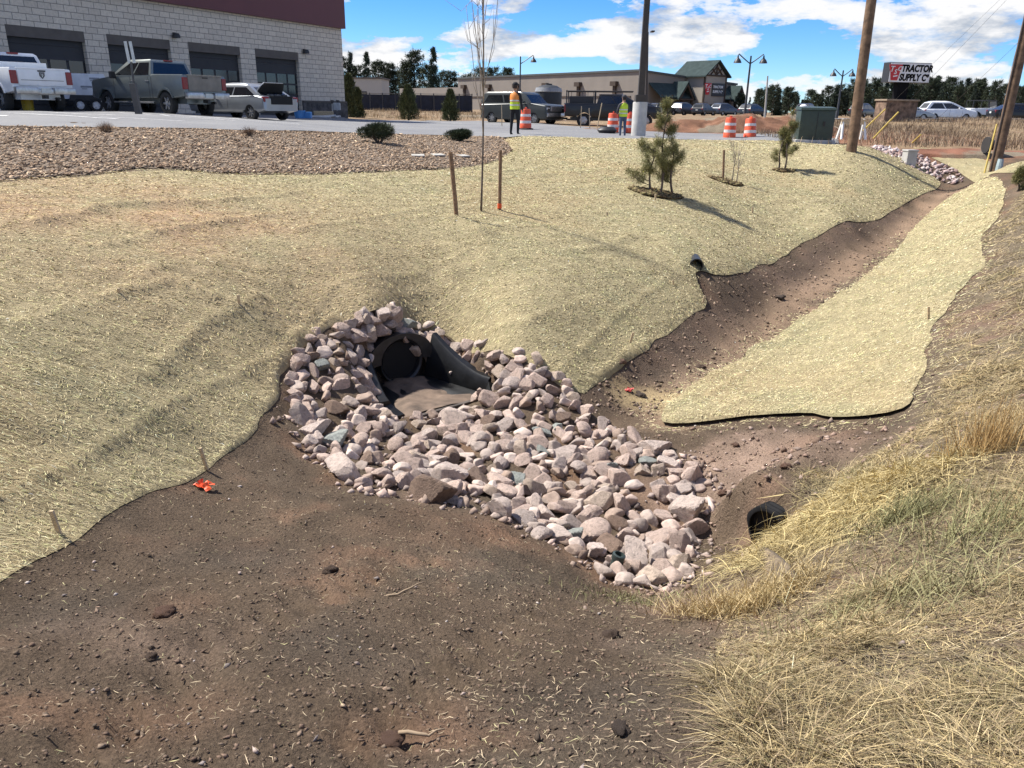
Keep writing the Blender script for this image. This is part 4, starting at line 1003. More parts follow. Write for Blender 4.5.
def wheel(root, x, y, r, w, side, rimm=RIM, spokes=6):
    m = MB(); s = side
    m.lathe([(r*.62, -w/2), (r*.93, -w/2), (r, -w*.36), (r, w*.36), (r*.93, w/2), (r*.62, w/2), (r*.58, w*.3), (r*.58, -w*.3), (r*.62, -w/2)], n=26, axis='Y')
    o = m.build('wheel', TYRE, root, ang=40); o.location = (x, y, r)
    m = MB(); m.lathe([(0, s*w*.30), (r*.15, s*w*.34), (r*.17, s*w*.22), (r*.58, s*w*.12), (r*.62, s*w*.42), (r*.66, s*w*.46)], n=26, axis='Y')
    for k in range(spokes):
        a = 2*math.pi*k/spokes; m.box((r*.38*math.cos(a), s*w*.30, r*.38*math.sin(a)), (r*.5, .025, r*.16), Matrix.Rotation(-a, 3, 'Y'), .004)
    m.build('rim', rimm, o, ang=30)
def ghouse(rings):                             # (z, x rear, x front, half width)
    return [[(xr, hw, z), (xf-.08, hw, z), (xf, hw-.10, z), (xf, -hw+.10, z), (xf-.08, -hw, z), (xr, -hw, z)] for z, xr, xf, hw in rings]
def side_pane(m, a, b, u0, u1, v0, v1, s, off=.006, u0t=None, u1t=None):
    """pane on the cab side between rings a (lower) and b (upper); u along x 0..1, v up"""
    u0t = u0 if u0t is None else u0t; u1t = u1 if u1t is None else u1t
    def pt(u, v):
        xr = a[1]+(b[1]-a[1])*v; xf = a[2]-.08+(b[2]-a[2])*v; hw = a[3]+(b[3]-a[3])*v; return (xr+(xf-xr)*u, s*(hw+off), a[0]+(b[0]-a[0])*v)
    P = [pt(u0, v0), pt(u1, v0), pt(u1t, v1), pt(u0t, v1)]; Q = [(p[0], p[1]-s*.004, p[2]) for p in P]
    m.loft([P, Q])
def end_pane(m, a, b, front, v0, v1, inset=.12, off=.008):
    P = []
    for v in (v0, v1):
        x = (a[2] if front else a[1])+((b[2]-a[2]) if front else (b[1]-a[1]))*v; hw = a[3]+(b[3]-a[3])*v-inset; z = a[0]+(b[0]-a[0])*v
        P.append((x+(off if front else -off), hw, z))
    P = [P[0], (P[0][0], -P[0][1], P[0][2]), (P[1][0], -P[1][1], P[1][2]), P[1]]
    m.loft([P, [(p[0]-(.004 if front else -.004), p[1], p[2]) for p in P]])
def place(px, py, Y, head_deg, name, label, cat, local=(0, 0), group=None):
    """root so that the local ground point lands under the pixel at depth Y; heading = azimuth of the nose from +Y towards +X"""
    p = at_y(px, py, Y); rz = math.pi/2-R(head_deg); c, s = math.cos(rz), math.sin(rz)
    return empty(name, (p[0]-c*local[0]+s*local[1], p[1]-s*local[0]-c*local[1], p[2]), label, cat, rz=rz, group=group)
def pickup(root, pm, tailm=None, tail_emblem=False, grille=False, rack=False, sw=1.0):
    wr = .415; xr, xf = -1.80, 2.05
    out = [(-2.98, .66)]+arch(xr, wr, .53, .60)+arch(xf, wr, .53, .56)+[(2.86, .58), (2.98, .80), (2.98, 1.16), (2.86, 1.26), (1.72, 1.36), (-1.02, 1.36), (-1.06, 1.44), (-2.96, 1.42), (-3.0, 1.35), (-3.0, .66)]
    out = out[:-1]
    m = MB(); m.prism(out, -1.0, 1.0, .055); m.box((-.2, 0, .5), (4.9, 1.3, .2))
    A = (1.36, -1.02, 1.72, .97); B = (1.90, -.88, .70, .80); C_ = (1.97, -.78, .55, .72)
    m.loft(ghouse([A, B, C_])); body = m.build('body', pm, root, ang=32)
    m = MB(); m.box((-2.0, 0, 1.405), (1.70, 1.72, .05)); m.build('bed_liner', TRIM, root)
    for s in (1, -1):
        m = MB(); side_pane(m, A, B, .06, .44, .10, .92, s); m.build('rear_side_window', DKG, root)
        m = MB(); side_pane(m, A, B, .48, .93, .10, .92, s, u1t=.80); m.build('front_side_window', DKG, root)
        for x in (-1.04, -.86, .30, 1.42):
            m = MB(); m.box((x, s*1.001, .98), (.014, .006, .74)); m.build('door_seam', TRIM, root)
        m = MB(); m.box((.12, s*1.012, 1.20), (.22, .03, .045), bev=.01); m.box((-.98+.2, s*1.012, 1.20), (.2, .03, .045), bev=.01); m.build('door_handle', pm if tailm is None else CHR, root)
        m = MB(); m.box((1.25, s*1.13, 1.42), (.10, .24, .26), bev=.03); m.box((1.26, s*1.02, 1.36), (.06, .1, .06)); m.build('mirror', TRIM, root)
        m = MB(); m.box((.15, s*1.03, .44), (2.6, .12, .06), bev=.02); m.build('side_step', CHR if tailm else TRIM, root)
        m = MB(); m.box((-2.97, s*.90, 1.12), (.12, .20, .42), bev=.02); m.build('tail_light', TLR, root)
        m = MB(); m.box((2.94, s*.80, 1.06), (.12, .34, .20), bev=.03); m.build('headlight', LENS, root)
        m = MB(); P = arch(xr, wr, .56, .60, 14); Q = arch(xr, wr, .50, .60, 14)
        m.loft([[(p[0], s*.995, p[1]), (p[0], s*1.03, p[1]), (q[0], s*1.03, q[1]), (q[0], s*.995, q[1])] for p, q in zip(P, Q)]); m.build('wheel_arch', pm, root, ang=40); m = MB()
        P = arch(xf, wr, .56, .56, 14); Q = arch(xf, wr, .50, .56, 14)
        m.loft([[(p[0], s*.995, p[1]), (p[0], s*1.03, p[1]), (q[0], s*1.03, q[1]), (q[0], s*.995, q[1])] for p, q in zip(P, Q)]); m.build('wheel_arch', pm, root, ang=40)
        for x in (xr, xf): wheel(root, x, s*.86, wr, .27, s)
    m = MB(); end_pane(m, A, B, False, .12, .92, .12); m.build('rear_window', DKG, root)
    m = MB(); end_pane(m, A, B, True, .08, .95, .1); m.build('windscreen', DKG, root)
    m = MB(); m.box((-3.005, 0, 1.13), (.04, 1.56, .56), bev=.025); m.box((-3.012, 0, 1.40), (.06, 1.6, .05), bev=.015); tg = m.build('tailgate', tailm or pm, root, ang=35)
    m = MB(); m.box((-3.03, 0, 1.33), (.02, .26, .05), bev=.008); m.build('handle', TRIM, tg)
    if tail_emblem:
        m = MB()                                   # shield with a horned head
        m.prism([(-.085, .10), (.085, .10), (.085, -.01), (.0, -.11), (-.085, -.01)], -.008, .008); e = m.build('emblem', TRIM, tg); e.location = (-3.032, 0, 1.19); e.rotation_euler = (0, 0, R(90))
        m = MB()
        for s in (1, -1): m.tube([(s*.012, .0, .05), (s*.05, .0, .065), (s*.058, 0, .01), (s*.035, 0, -.02)], [.014, .013, .010, .006], 6)
        m.prism([(-.022, .05), (.022, .05), (.012, -.06), (-.012, -.06)], -.006, .006); h = m.build('horned_head', CHR, tg); h.location = (-3.043, 0, 1.19); h.rotation_euler = (0, 0, R(90))
        m = MB(); m.box((-3.028, -.0, 1.03), (.006, 1.4, .014)); m.build('crease', TRIM, tg)
    m = MB(); m.box((-3.10, .62, .70), (.24, .72, .22), bev=.04); m.box((-3.10, -.62, .70), (.24, .72, .22), bev=.04); m.box((-3.06, 0, .67), (.2, .56, .17), bev=.02); m.build('rear_bumper', CHR, root, ang=35)
    m = MB(); m.box((-3.175, 0, .70), (.02, .32, .16)); m.build('licence_plate', PLT, root)
    m = MB(); m.box((-3.0, 0, .50), (.3, .12, .12), bev=.01); m.tube([(-2.9, -.5, .45), (-1.2, -.5, .42)], .05); m.build('tow_hitch', TRIM, root)
    m = MB(); m.box((2.98, 0, .72), (.2, 1.9, .24), bev=.05); m.build('front_bumper', CHR, root, ang=35)
    m = MB(); m.box((2.97, 0, 1.05), (.08, 1.2, .30), bev=.02)
    for k in range(3): m.box((3.0, 0, .96+.09*k), (.06, 1.18, .03))
    m.build('grille', CHR, root, ang=35)
    if rack:
        m = MB()
        for x in (-2.9, -1.15):
            for s in (1, -1): m.tube([(x, s*.92, 1.40), (x, s*.92, 2.15)], .035, 6)
            m.tube([(x, -.92, 2.15), (x, .92, 2.15)], .035, 6)
        for s in (1, -1): m.tube([(-2.95, s*.92, 2.12), (1.2, s*.9, 2.14)], .035, 6)
        for k in range(5): m.tube([(-2.7+k*.35, .92, 1.4), (-2.7+k*.35, .92, 2.1)], .015, 5)
        m.build('ladder_rack', TRIM, root)
        m = MB(); m.box((-2.0, 0, 1.62), (1.5, 1.3, .42), bev=.03); m.build('tool_box', TRIM, root)
    # roof lights
    m = MB(); m.box((-.86, 0, 1.945), (.1, .36, .05), bev=.01); m.build('roof_light', TLR, root)
def wagon(root, pm, L=4.6, Wd=1.8, Hh=1.65, wr=.34, kind='suv', detail=True, trunk_open=False, wb=None):
    h = Wd/2; wb = wb or L*.59; xr, xf = -wb/2-.05, wb/2-.02; x0, x1 = -L/2, L/2; belt = Hh*(.60 if kind == 'suv' else .655); rk = .40
    if kind == 'suv': A = (belt-.02, x0+.10, xf+.10, h-.05); B = (Hh*.92, x0+.50, xf-1.15, h-.20); Ct = (Hh, x0+1.0, xf-1.75, h-.34); tail = [(x0+.06, belt), (x0, belt-.2)]; hood = [(x1, .62), (x1-.06, belt-.20), (x1-.25, belt-.10), (xf-.10, belt)]
    elif kind == 'boxy': A = (belt, x0+.06, xf-.25, h-.04); B = (Hh*.93, x0+.22, xf-.85, h-.16); Ct = (Hh, x0+.5, xf-1.15, h-.25); tail = [(x0+.03, belt), (x0, belt-.2)]; hood = [(x1, .70), (x1-.03, belt-.14), (x1-.2, belt-.06), (xf-.25, belt)]
    else: A = (belt-.03, x0+.34, xf+.05, h-.07); B = (Hh*.90, x0+1.02, xf-.85, h-.20); Ct = (Hh, x0+1.75, xf-1.45, h-.38); tail = [(x0+.62, belt), (x0+.08, belt-.02), (x0, belt-.12)]; hood = [(x1, .55), (x1-.10, belt-.26), (xf-.05, belt)]
    out = [(x0+.02, rk-.02)]+arch(xr, wr, wr+.07, rk*.72)+arch(xf, wr, wr+.07, rk*.72)+[(x1-.06, rk*.8)]+hood+tail
    m = MB(); m.prism(out, -h, h, .13 if kind != 'sedan' else .19, 4); Cm = tuple(.45*a_+.55*b_ for a_, b_ in zip(B, Ct)); Cm = (Hh*.975,)+Cm[1:]; m.loft(ghouse([A, B, Cm, Ct])); m.build('body', pm, root, ang=38)
    for s in (1, -1):
        m = MB(); side_pane(m, A, B, .07, .47, .10, .90, s, u0t=.13); m.build('rear_side_window', DKG, root)
        m = MB(); side_pane(m, A, B, .50, .93, .10, .90, s, u1t=.84); m.build('front_side_window', DKG, root)
        m = MB(); m.box((x0+.10, s*(h-.14), belt-.14), (.18, .26, .20), bev=.03); m.build('tail_light', TLR, root)
        m = MB(); m.box((x1-.12, s*(h-.2), belt-.30), (.2, .32, .14), bev=.03); m.build('headlight', LENS, root)
        if detail:
            for x in (-.15*L/4.6, .95*L/4.6):
                m = MB(); m.box((x, s*(h+.001), .72), (.012, .006, belt-.42)); m.build('door_seam', TRIM, root)
            m = MB(); m.box((xf-.75, s*(h+.09), belt+.08), (.10, .18, .13), bev=.03); m.build('mirror', pm, root)
        for x in (xr, xf): wheel(root, x, s*(h-.12), wr, .21, s, spokes=7)
    m = MB(); end_pane(m, A, B, False, .15, .92, .14); m.build('rear_window', DKG, root)
    m = MB(); end_pane(m, A, B, True, .05, .95, .12); m.build('windscreen', DKG, root)
    m = MB(); m.box((x1-.02, 0, .62), (.08, 1.0, .18), bev=.03); m.build('grille', TRIM, root)
    m = MB(); m.box((x0-.005, 0, .72), (.02, .32, .15)); m.build('licence_plate', PLT, root)
    if trunk_open:
        m = MB(); m.box((x0+.36, 0, belt-.04), (.74, Wd*.66, .07), bev=.02); m.box((x0+.0, 0, belt-.20), (.04, Wd*.62, .26), bev=.02); m.build('boot_opening', simple('boot_dark', (.012, .012, .012), .9), root)
        m = MB()
        for k in range(3): m.box((x0+.25, -.35+.35*k, belt+.0), (.2, .22, .12), bev=.03)
        m.build('boot_load', simple('grey_bags', (.12, .12, .12), .9, var=.4), root)
        lid = []
        for t in np.linspace(0, 1, 7):
            a = R(72)-R(16)*t; x = x0+.70-.36*t; z = belt+.04+.50*t-.06*t*t; w = h*.70-.16*t*t
            lid.append([(x, w, z), (x, -w, z), (x+.05, -w, z+.015), (x+.05, w, z+.015)])
        m = MB(); m.loft(lid); m.build('boot_lid_lining', simple('boot_dark', (.012, .012, .012), .9), root, ang=30)
        m = MB(); m.loft([[(p[0]+.055, p[1]*1.04, p[2]+.015) for p in r] for r in lid]); m.build('boot_lid', pm, root, ang=30)
# --- vehicles in front of the workshop
WHITE = paint('white_paint', (.72, .73, .74), .3, 0.); GREY = paint('grey_green_paint', (.155, .175, .172), .32, .4); SILV = paint('silver_paint', (.30, .32, .34), .3, .5)
DUST = simple('dusty_paint', (.215, .195, .165), .75, .1, var=.12, scale=3)
r_ = place(7.5, 111.6, 28.5, -54, 'pickup_truck', 'white pickup truck seen from behind at the left edge of the picture', 'pickup truck', (-1.62, .86))
r_.scale = (.90, 1, 1); pickup(r_, WHITE, None, True)
m = MB(); m.box((-1.25, 0, 1.53), (.42, 1.7, .22), bev=.02); m.build('cargo_box', WHITE, r_)
r_ = place(170.5, 115, 31, -62, 'pickup_truck', 'muddy grey green crew cab pickup truck parked facing the workshop doors', 'pickup truck', (-1.58, .86))
r_.scale = (.88, 1, 1); pickup(r_, GREY, DUST)
r_ = place(253, 120.4, 33.5, -58, 'sedan_car', 'silver sedan with its boot lid raised in front of the workshop', 'car', (-1.47, .78))
wagon(r_, SILV, 4.8, 1.82, 1.46, .33, 'sedan', trunk_open=True, wb=2.85)
# trailer between the trucks
TW_ = simple('trailer_white', (.66, .67, .68), .4, var=.08, scale=3)
r_ = place(79.5, 112, 36, 63, 'cargo_trailer', 'white enclosed tandem axle trailer between the white and the grey pickup', 'trailer', (-.42, -.95))
m = MB(); m.prism([(-1.5, .62), (1.25, .62), (1.25, .95), (.95, 1.85), (-1.5, 1.85)], -.95, .95, .03); m.build('body', TW_, r_, ang=35); r_.scale = (.80, .80, .86)
for y in (-.97, .97):
    m = MB(); m.prism([(-.95, .55), (-.85, .82), (.80, .82), (.92, .55)], y-.03, y+.03); m.build('mudguard', TRIM, r_)
    for x in (-.42, .36): wheel(r_, x, y*.98, .33, .2, 1 if y > 0 else -1, WRIM, 5)
m = MB(); m.tube([(1.2, .5, .5), (2.3, 0, .5), (1.2, -.5, .5)], .05); m.build('drawbar', TRIM, r_)
m = MB()
for x, z, w in ((.45, 1.62, .5), (.0, 1.22, .55), (.55, .85, .6)): m.box((x, -.955, z), (w, .008, .09)); m.box((x-.1, -.956, z-.1), (w*.5, .008, .04))
m.build('grey_lettering_blocks', simple('grey_print', (.25, .26, .28), .6), r_)
p = at_y(29, 111.8, 29.5); YEL = simple('yellow_plastic', (.62, .42, .03), .5, var=.1)
o = empty('bucket', p, 'yellow plastic bucket on the asphalt under the white pickup', 'bucket'); m = MB(); m.lathe([(0, 0), (.17, 0), (.20, .42), (.215, .42), (.215, .46), (.19, .46), (.19, .1), (0, .1)], n=18); m.build('tub', YEL, o, ang=40)
m = MB(); m.tube([(-.21, 0, .42), (-.15, 0, .30), (0, -.2, .24), (.15, 0, .30), (.21, 0, .42)], .008, 5); m.build('handle', CHR, o)
p = at_y(300, 118.3, 40); BLU = simple('blue_plastic', (.03, .16, .42), .5, var=.1)
o = empty('blue_tarp', p, 'bright blue plastic tub beside the boot of the silver sedan', 'tub'); o.name = 'plastic_tub'; m = MB(); m.lathe([(0, 0), (.22, 0), (.27, .32), (.29, .32), (.29, .36), (.24, .36), (.2, .1), (0, .1)], n=18); m.build('tub', BLU, o, ang=40)
m = MB(); m.box((.35, .1, .15), (.4, .3, .3), bev=.03); m.build('lid', BLU, o)
# sign post seen from behind
pp = at_y(138, 114.5, 26); o = empty('sign_post', pp, 'narrow sign post with two pale boards standing before the grey pickup', 'sign')
top = at_y(131, 62, 26)-pp; m = MB(); m.box((.0, 0, .42), (.17, .17, 1.0), Matrix.Rotation(R(-4), 3, 'Y'), .01); m.build('base_sleeve', simple('dark_sleeve', (.07, .065, .06), .7), o)
m = MB(); m.tube([(0, 0, .3), tuple(top)], .035, 6); m.build('pole', simple('dark_post', (.06, .06, .06), .6), o)
PB = simple('sign_back', (.55, .56, .53), .5, .2)
for dx in (-.055, .10):
    m = MB(); m.box((top[0]+dx-.02, top[2]*0, top[2]+.28), (.085, .03, .62), Matrix.Rotation(R(-4), 3, 'Y'), .005); m.build('board', PB, o)
# --- workshop building
az = R(27); u = Vector((-math.sin(az), -math.cos(az), 0)); nrm = Vector((math.cos(az), -math.sin(az), 0))
P0 = at_y(346, 118.3, 55)
def fac(px, py):                                 # (distance along the wall from the right corner, z)
    d = ray(px, py); nn = np.array(nrm); t = ((P0-EYE)@nn)/(d@nn); q = EYE+d*t; return float((q-P0)@np.array(u)), float(q[2])
bz = P0[2]-.6
wroot = empty('workshop_building', (P0[0], P0[1], 0), 'grey block workshop with maroon band and roll up doors at upper left', 'building', rz=math.atan2(u.y, u.x))
# local: x along the wall (towards the left), y: +y = into the building? (u x z) -> rotate: local y = z x u
side = 1 if Vector((-u.y, u.x, 0)).dot(nrm) < 0 else -1       # sign of local y that goes inside
def blockmat():
    m, nt, b = mat_new('split_block'); tc = nt.nodes.new('ShaderNodeTexCoord'); sp = nt.nodes.new('ShaderNodeSeparateXYZ'); nt.links.new(tc.outputs['Object'], sp.inputs[0])
    cb = nt.nodes.new('ShaderNodeCombineXYZ'); nt.links.new(sp.outputs[0], cb.inputs[0]); nt.links.new(sp.outputs[2], cb.inputs[1]); nt.links.new(sp.outputs[1], cb.inputs[2])
    br = nt.nodes.new('ShaderNodeTexBrick'); nt.links.new(cb.outputs[0], br.inputs['Vector']); br.inputs['Scale'].default_value = 1; br.inputs['Brick Width'].default_value = .60; br.inputs['Row Height'].default_value = .27
    br.inputs['Mortar Size'].default_value = .018; br.inputs['Mortar Smooth'].default_value = .3; br.inputs['Color1'].default_value = (.53, .465, .385, 1); br.inputs['Color2'].default_value = (.62, .55, .455, 1); br.inputs['Mortar'].default_value = (.23, .21, .185, 1); br.inputs['Bias'].default_value = 0
    f = ramp(nt, noise(nt, 9, 5, .7), [(.3, .82), (.7, 1.15)]); nt.links.new(mixc(nt, 1., br.outputs[0], f, 'MULTIPLY'), b.inputs['Base Color']); b.inputs['Roughness'].default_value = .9
    h = mixc(nt, .4, br.outputs[1], noise(nt, 14, 5, .7)); bump(nt, b, noise(nt, 14, 5, .7), .5, .04); return m
BLOCK = blockmat(); MAROON = simple('maroon_panel', (.105, .022, .026), .5, var=.06, scale=.6); LINT = simple('dark_lintel', (.105, .09, .078), .8, var=.1, scale=2)
DOORP = simple('door_panel', (.05, .05, .053), .7, var=.08, scale=1., spec=.2); GLS = simple('door_glass', (.015, .017, .02), .1, spec=.7); STONE_D = simple('dark_stone', (.085, .08, .078), .9, var=.4, scale=4, bmp=.7)
doors = []
for (tl, tr) in (((9.5, 23.7), (83.5, 31)), ((104, 33.2), (166, 40)), ((183, 41.7), (236.5, 47)), ((251, 48.5), (298, 53.5))):
    s1, z1 = fac(*tl); s0, z0 = fac(*tr); doors.append((s0, s1))
ztop = float(np.mean([fac(*p)[1] for p in ((9.5, 23.7), (104, 33.2), (183, 41.7), (251, 48.5))])); zred = float(np.mean([fac(*p)[1] for p in ((140, 0.6), (256, 17), (340, 27.8))]))
pitch = (doors[0][0]-doors[3][0])/3; wdoor = float(np.mean([b-a for a, b in doors])); s4 = doors[3][0]
doors = [(s4+k*pitch, s4+k*pitch+wdoor) for k in range(6)]
print('DOORS', doors, ztop, zred)
zwall = zred; TH = .4
m = MB(); edges = [0.0]
for a, b in doors: edges += [a, b]
edges.append(doors[-1][1]+4.)
for k in range(0, len(edges), 2):
    a, b = edges[k], edges[k+1]; m.box(((a+b)/2, side*TH/2, (bz+ztop)/2), (b-a, TH, ztop-bz))
Lw = edges[-1]
m.box((Lw/2, side*TH/2, (ztop+zwall)/2), (Lw, TH, zwall-ztop))
m.box((.2, side*(TH+11), (bz+zwall)/2), (.4, 22, zwall-bz)); m.box((Lw-.2, side*(TH+11), (bz+zwall)/2), (.4, 22, zwall-bz)); m.box((Lw/2, side*(22.6+.2), (bz+zwall)/2), (Lw, .4, zwall-bz))
m.build('wall', BLOCK, wroot)
m = MB(); m.box((Lw/2, side*11.3, zwall+1.9), (Lw+.16, 23.2, 3.8)); m.build('band', MAROON, wroot)
m = MB(); m.box((Lw/2, side*11.3, zwall+3.85), (Lw+.4, 23.5, .12)); m.build('roof', LINT, wroot)
for a, b in doors:
    m = MB(); m.box(((a+b)/2, side*.16, ztop-.22), (b-a-.006, .30, .44)); m.build('lintel', LINT, wroot)
    d = empty('roll_up_door', ((a+b)/2, side*.22, 0), None, None); d.parent = wroot
    hD = ztop-.44-bz; w = b-a; ph = .62; m = MB(); nrow = int(hD/ph)
    for k in range(nrow+1):
        z = bz+k*ph+ph/2; hh = ph-.02 if k < nrow else hD-nrow*ph
        if k < nrow or hh > .05: m.box((0, side*.03, (bz+k*ph+hh/2) if k == nrow else z), (w-.02, .05, hh))
    m.build('panel', DOORP, d)
    zr = ztop-.44-ph*1.75
    for row in range(2):
        for c in range(4):
            m = MB(); m.box((-w/2+w*(c+.5)/4, -side*.004, zr-row*ph), (w/4-.14, .02, ph-.10)); m.build('window_pane', GLS, d)
s1, z1 = fac(275, 104); _, zb = fac(345, 103)
m = MB(); m.box((doors[0][0]/2-.04, -side*.05, (bz+zb)/2), (doors[0][0]-.05, .10, zb-bz)); m.box((-.06, side*10, (bz+zb)/2), (.1, 20.2, zb-bz)); m.build('stone_base', STONE_D, wroot)
m = MB(); m.box((doors[0][0]/2-.04, -side*.07, zb+.05), (doors[0][0]-.04, .16, .10)); m.build('stone_cap', LINT, wroot)
for px, py in ((173.5, 35.5), (303.5, 51.5)):
    s_, z_ = fac(px, py); m = MB(); m.lathe([(.0, .12), (.14, .10), (.2, -.02), (.2, -.12), (.05, -.12)], c=(s_, -side*.2, z_), n=14); m.box((s_, -side*.06, z_+.08), (.12, .14, .12)); m.build('wall_lamp', TRIM, wroot, ang=40)
for px in (331, 336.5):
    s_, z_ = fac(px, 102); m = MB(); m.lathe([(.0, 0), (.12, 0), (.12, .16), (0, .16)], c=(s_, -side*.02, z_), n=12, axis='Y', rot=Matrix.Scale(-side, 3, Vector((0, 1, 0)))); m.build('hose_connection', TRIM, wroot)
# things by the workshop corner
p = at_y(320, 118.3, 50); o = empty('scrap_pile', p, 'small heap of white pipes and boards at the workshop corner', 'scrap pile'); m = MB()
for k in range(5): m.cyl((-.9+.1*k, .1*k, .06+.05*(k % 2)), (.7+.12*k, .12*k-.1, .08+.05*(k % 3)), .05, n=8)
m.build('pipe', simple('white_pipe', (.6, .6, .58), .5), o); m = MB(); m.box((.2, .2, .25), (1.2, .06, .35), Matrix.Rotation(R(20), 3, 'X'), .01); m.build('board', PALEW, o)
p = at_y(333, 119, 52); o = empty('gas_meter', p, 'pale grey gas meter and pipe at the stone base of the workshop corner', 'gas meter'); m = MB(); m.tube([(0, 0, 0), (0, 0, .9), (.3, 0, .95), (.3, 0, .5)], .05); m.build('pipe', CHR, o); m = MB(); m.box((.3, 0, .75), (.42, .3, .45), bev=.05); m.build('meter', simple('meter_grey', (.42, .43, .42), .5), o)
# --- slender junipers beyond the lot
def juniper(px, py, Y, h, w, seed, label):
    q = at_y(px, py, Y); g = np.random.default_rng(seed); o = empty('juniper_tree', q, label, 'juniper', group='slender junipers beyond the lot'); m = MB(); m.tube([(0, 0, -.1), (.02, 0, h*.4), (0, .02, h*.93)], [.08, .06, .015], 7); m.build('trunk', BARKD, o)
    n = 5200; t = g.random(n)**.8; rr = w/2*np.sqrt(np.clip(1-t**1.6, .02, 1))*(.75+.35*vnoise(t*7+seed, g.random(n)*3, seed)); rr = np.clip(rr, .03, None)*np.sqrt(g.uniform(.25, 1.15, n)); a = g.uniform(0, 6.28, n)
    rr *= 1+.25*np.sin(a*3+t*9)
    B = np.stack([rr*np.cos(a), rr*np.sin(a), .06+t*h], 1); D = np.stack([np.cos(a)*.5, np.sin(a)*.5, np.ones(n)*.9], 1)+g.normal(0, .35, (n, 3)); c = jit((.085, .095, .04), n, .35, g)
    blades(B, D, g.uniform(.12, .26, n), .022, c, 'foliage', leaf_m, o)
juniper(350.5, 120, 60, 3.0, 1.3, 71, 'slender juniper right at the workshop corner'); juniper(358, 119.3, 62, 2.1, 1.0, 74, 'shorter juniper just right of the workshop corner'); juniper(408.5, 121, 60, 2.35, 1.45, 72, 'middle slender juniper before the dark fence'); juniper(450.5, 122, 60, 2.1, 1.3, 73, 'rightmost slender juniper before the dark fence')
# --- dark screened fence, small building
SCR = simple('dark_screen', (.012, .016, .028), .8, var=.3, scale=1.5); POST = simple('dark_metal', (.03, .03, .032), .5)
a = at_y(345, 112.2, 97); b = at_y(472, 113.6, 97); o = empty('screened_fence', a, 'dark fence with navy screening in front of the store side wall', 'fence'); d = b-a; L = np.linalg.norm(d[:2]); o.rotation_euler = (0, 0, math.atan2(d[1], d[0])); nP = 11
for k in range(nP-1):
    m = MB(); x0 = L*k/(nP-1)+.06; x1 = L*(k+1)/(nP-1)-.06; zz = d[2]*(k+.5)/(nP-1); rows = []
    for t in np.linspace(0, 1, 7): rows.append([(x0+(x1-x0)*t, .02+.05*math.sin(t*9+k), zz-.1), (x0+(x1-x0)*t, .05*math.sin(t*7+k), zz+2.0), (x0+(x1-x0)*t, .05*math.sin(t*7+k)+.03, zz+2.0), (x0+(x1-x0)*t, .05+.05*math.sin(t*9+k), zz-.1)])
    m.loft(rows); m.build('screen', SCR, o)
for k in range(nP):
    m = MB(); m.cyl((L*k/(nP-1), 0, d[2]*k/(nP-1)-.2), (L*k/(nP-1), 0, d[2]*k/(nP-1)+2.2), .06, n=8); m.build('post', POST, o)
def rail(z):
    m = MB(); m.tube([(0, .0, z), (L, .0, z+d[2])], .03, 6); m.build('rail', POST, o)
rail(2.12)
a = at_y(349, 96, 140); o = empty('storage_building', (a[0]-6, a[1], 1.9), 'low pale flat roofed building between the workshop and the dark trees', 'building'); CREAM = simple('cream_wall', (.40, .38, .34), .9, var=.06)
m = MB(); m.box((6, 4, 2.7), (11.3, 8, 5.4)); m.build('wall', CREAM, o); m = MB(); m.box((6, 4, 5.5), (11.7, 8.4, .25)); m.build('roof', LINT, o)
for k in range(3):
    m = MB(); m.box((2.5+3*k, -.02, 2.9), (1.1, .08, 1.0)); f = m.build('window', TRIM, o); m = MB(); m.box((2.5+3*k, -.07, 2.9), (.9, .04, .8)); m.build('pane', GLS, f)
# --- store
K = 1.32
def KP(x, y, z): return (x*K, y*K, 3+(z-3)*K)
Cc = at_y(637, 110, 115); uf = Vector((.8, .6, 0)); us = Vector((-.6, .8, 0)); nf = Vector((.6, -.8, 0))
sroot = empty('store_building', (Cc[0]*K, Cc[1]*K, 1.6), 'long low tan store with gabled green roofed entrance tower in the distance', 'building', rz=math.atan2(uf.y, uf.x))
# local: x along the entrance front, y into the building (the long side wall runs along +y from the corner)
TAN = simple('tan_panel', (.235, .205, .175), .9, var=.06, scale=.3); TAN2 = simple('tan_panel_light', (.33, .295, .25), .9, var=.06, scale=.3); GRN = simple('green_metal_roof', (.045, .062, .06), .9, 0., var=.15, scale=1.2, spec=.08); BRN = simple('brown_timber', (.06, .04, .028), .8, var=.2); STN = simple('entrance_stone', (.24, .20, .165), .9, var=.4, scale=3, bmp=.5)
def zt(px, py, Y): return at_y(px, py, Y)[2]*K-3*K+3-1.6       # local height of a roof line point
hC = zt(637, 71.3, 115); LS = 46*K; 
def zside(s): return hC-.35*s/LS
m = MB()                                         # main volume with slightly stepped parapet
A0 = [(0, 0, -1), (21*K, 0, -1), (21*K, LS, -1), (0, LS, -1)]; A1 = [(0, 0, hC), (21*K, 0, hC-1.6), (21*K, LS, hC-1.6), (0, LS, hC-.25)]
m.loft([A0, A1]); m.box((9*K, LS+11*K, (hC-2.2)/2), (18*K, 22*K, hC-2.0)); m.build('wall', TAN, sroot)
m = MB(); m.loft([[(-.25, -.25, hC), (21*K+.2, -.25, hC-1.6), (21*K+.2, LS+.2, hC-1.6), (-.25, LS+.2, hC-.25)], [(-.25, -.25, hC+.35), (21*K+.2, -.25, hC-1.25), (21*K+.2, LS+.2, hC-1.25), (-.25, LS+.2, hC+.1)]]); m.build('parapet', simple('dark_cornice', (.07, .075, .075), .7), sroot)
m = MB(); m.box((-.06, LS*.48, 3.7), (.12, LS*.9, .3)); m.build('dark_stripe', BRN, sroot)
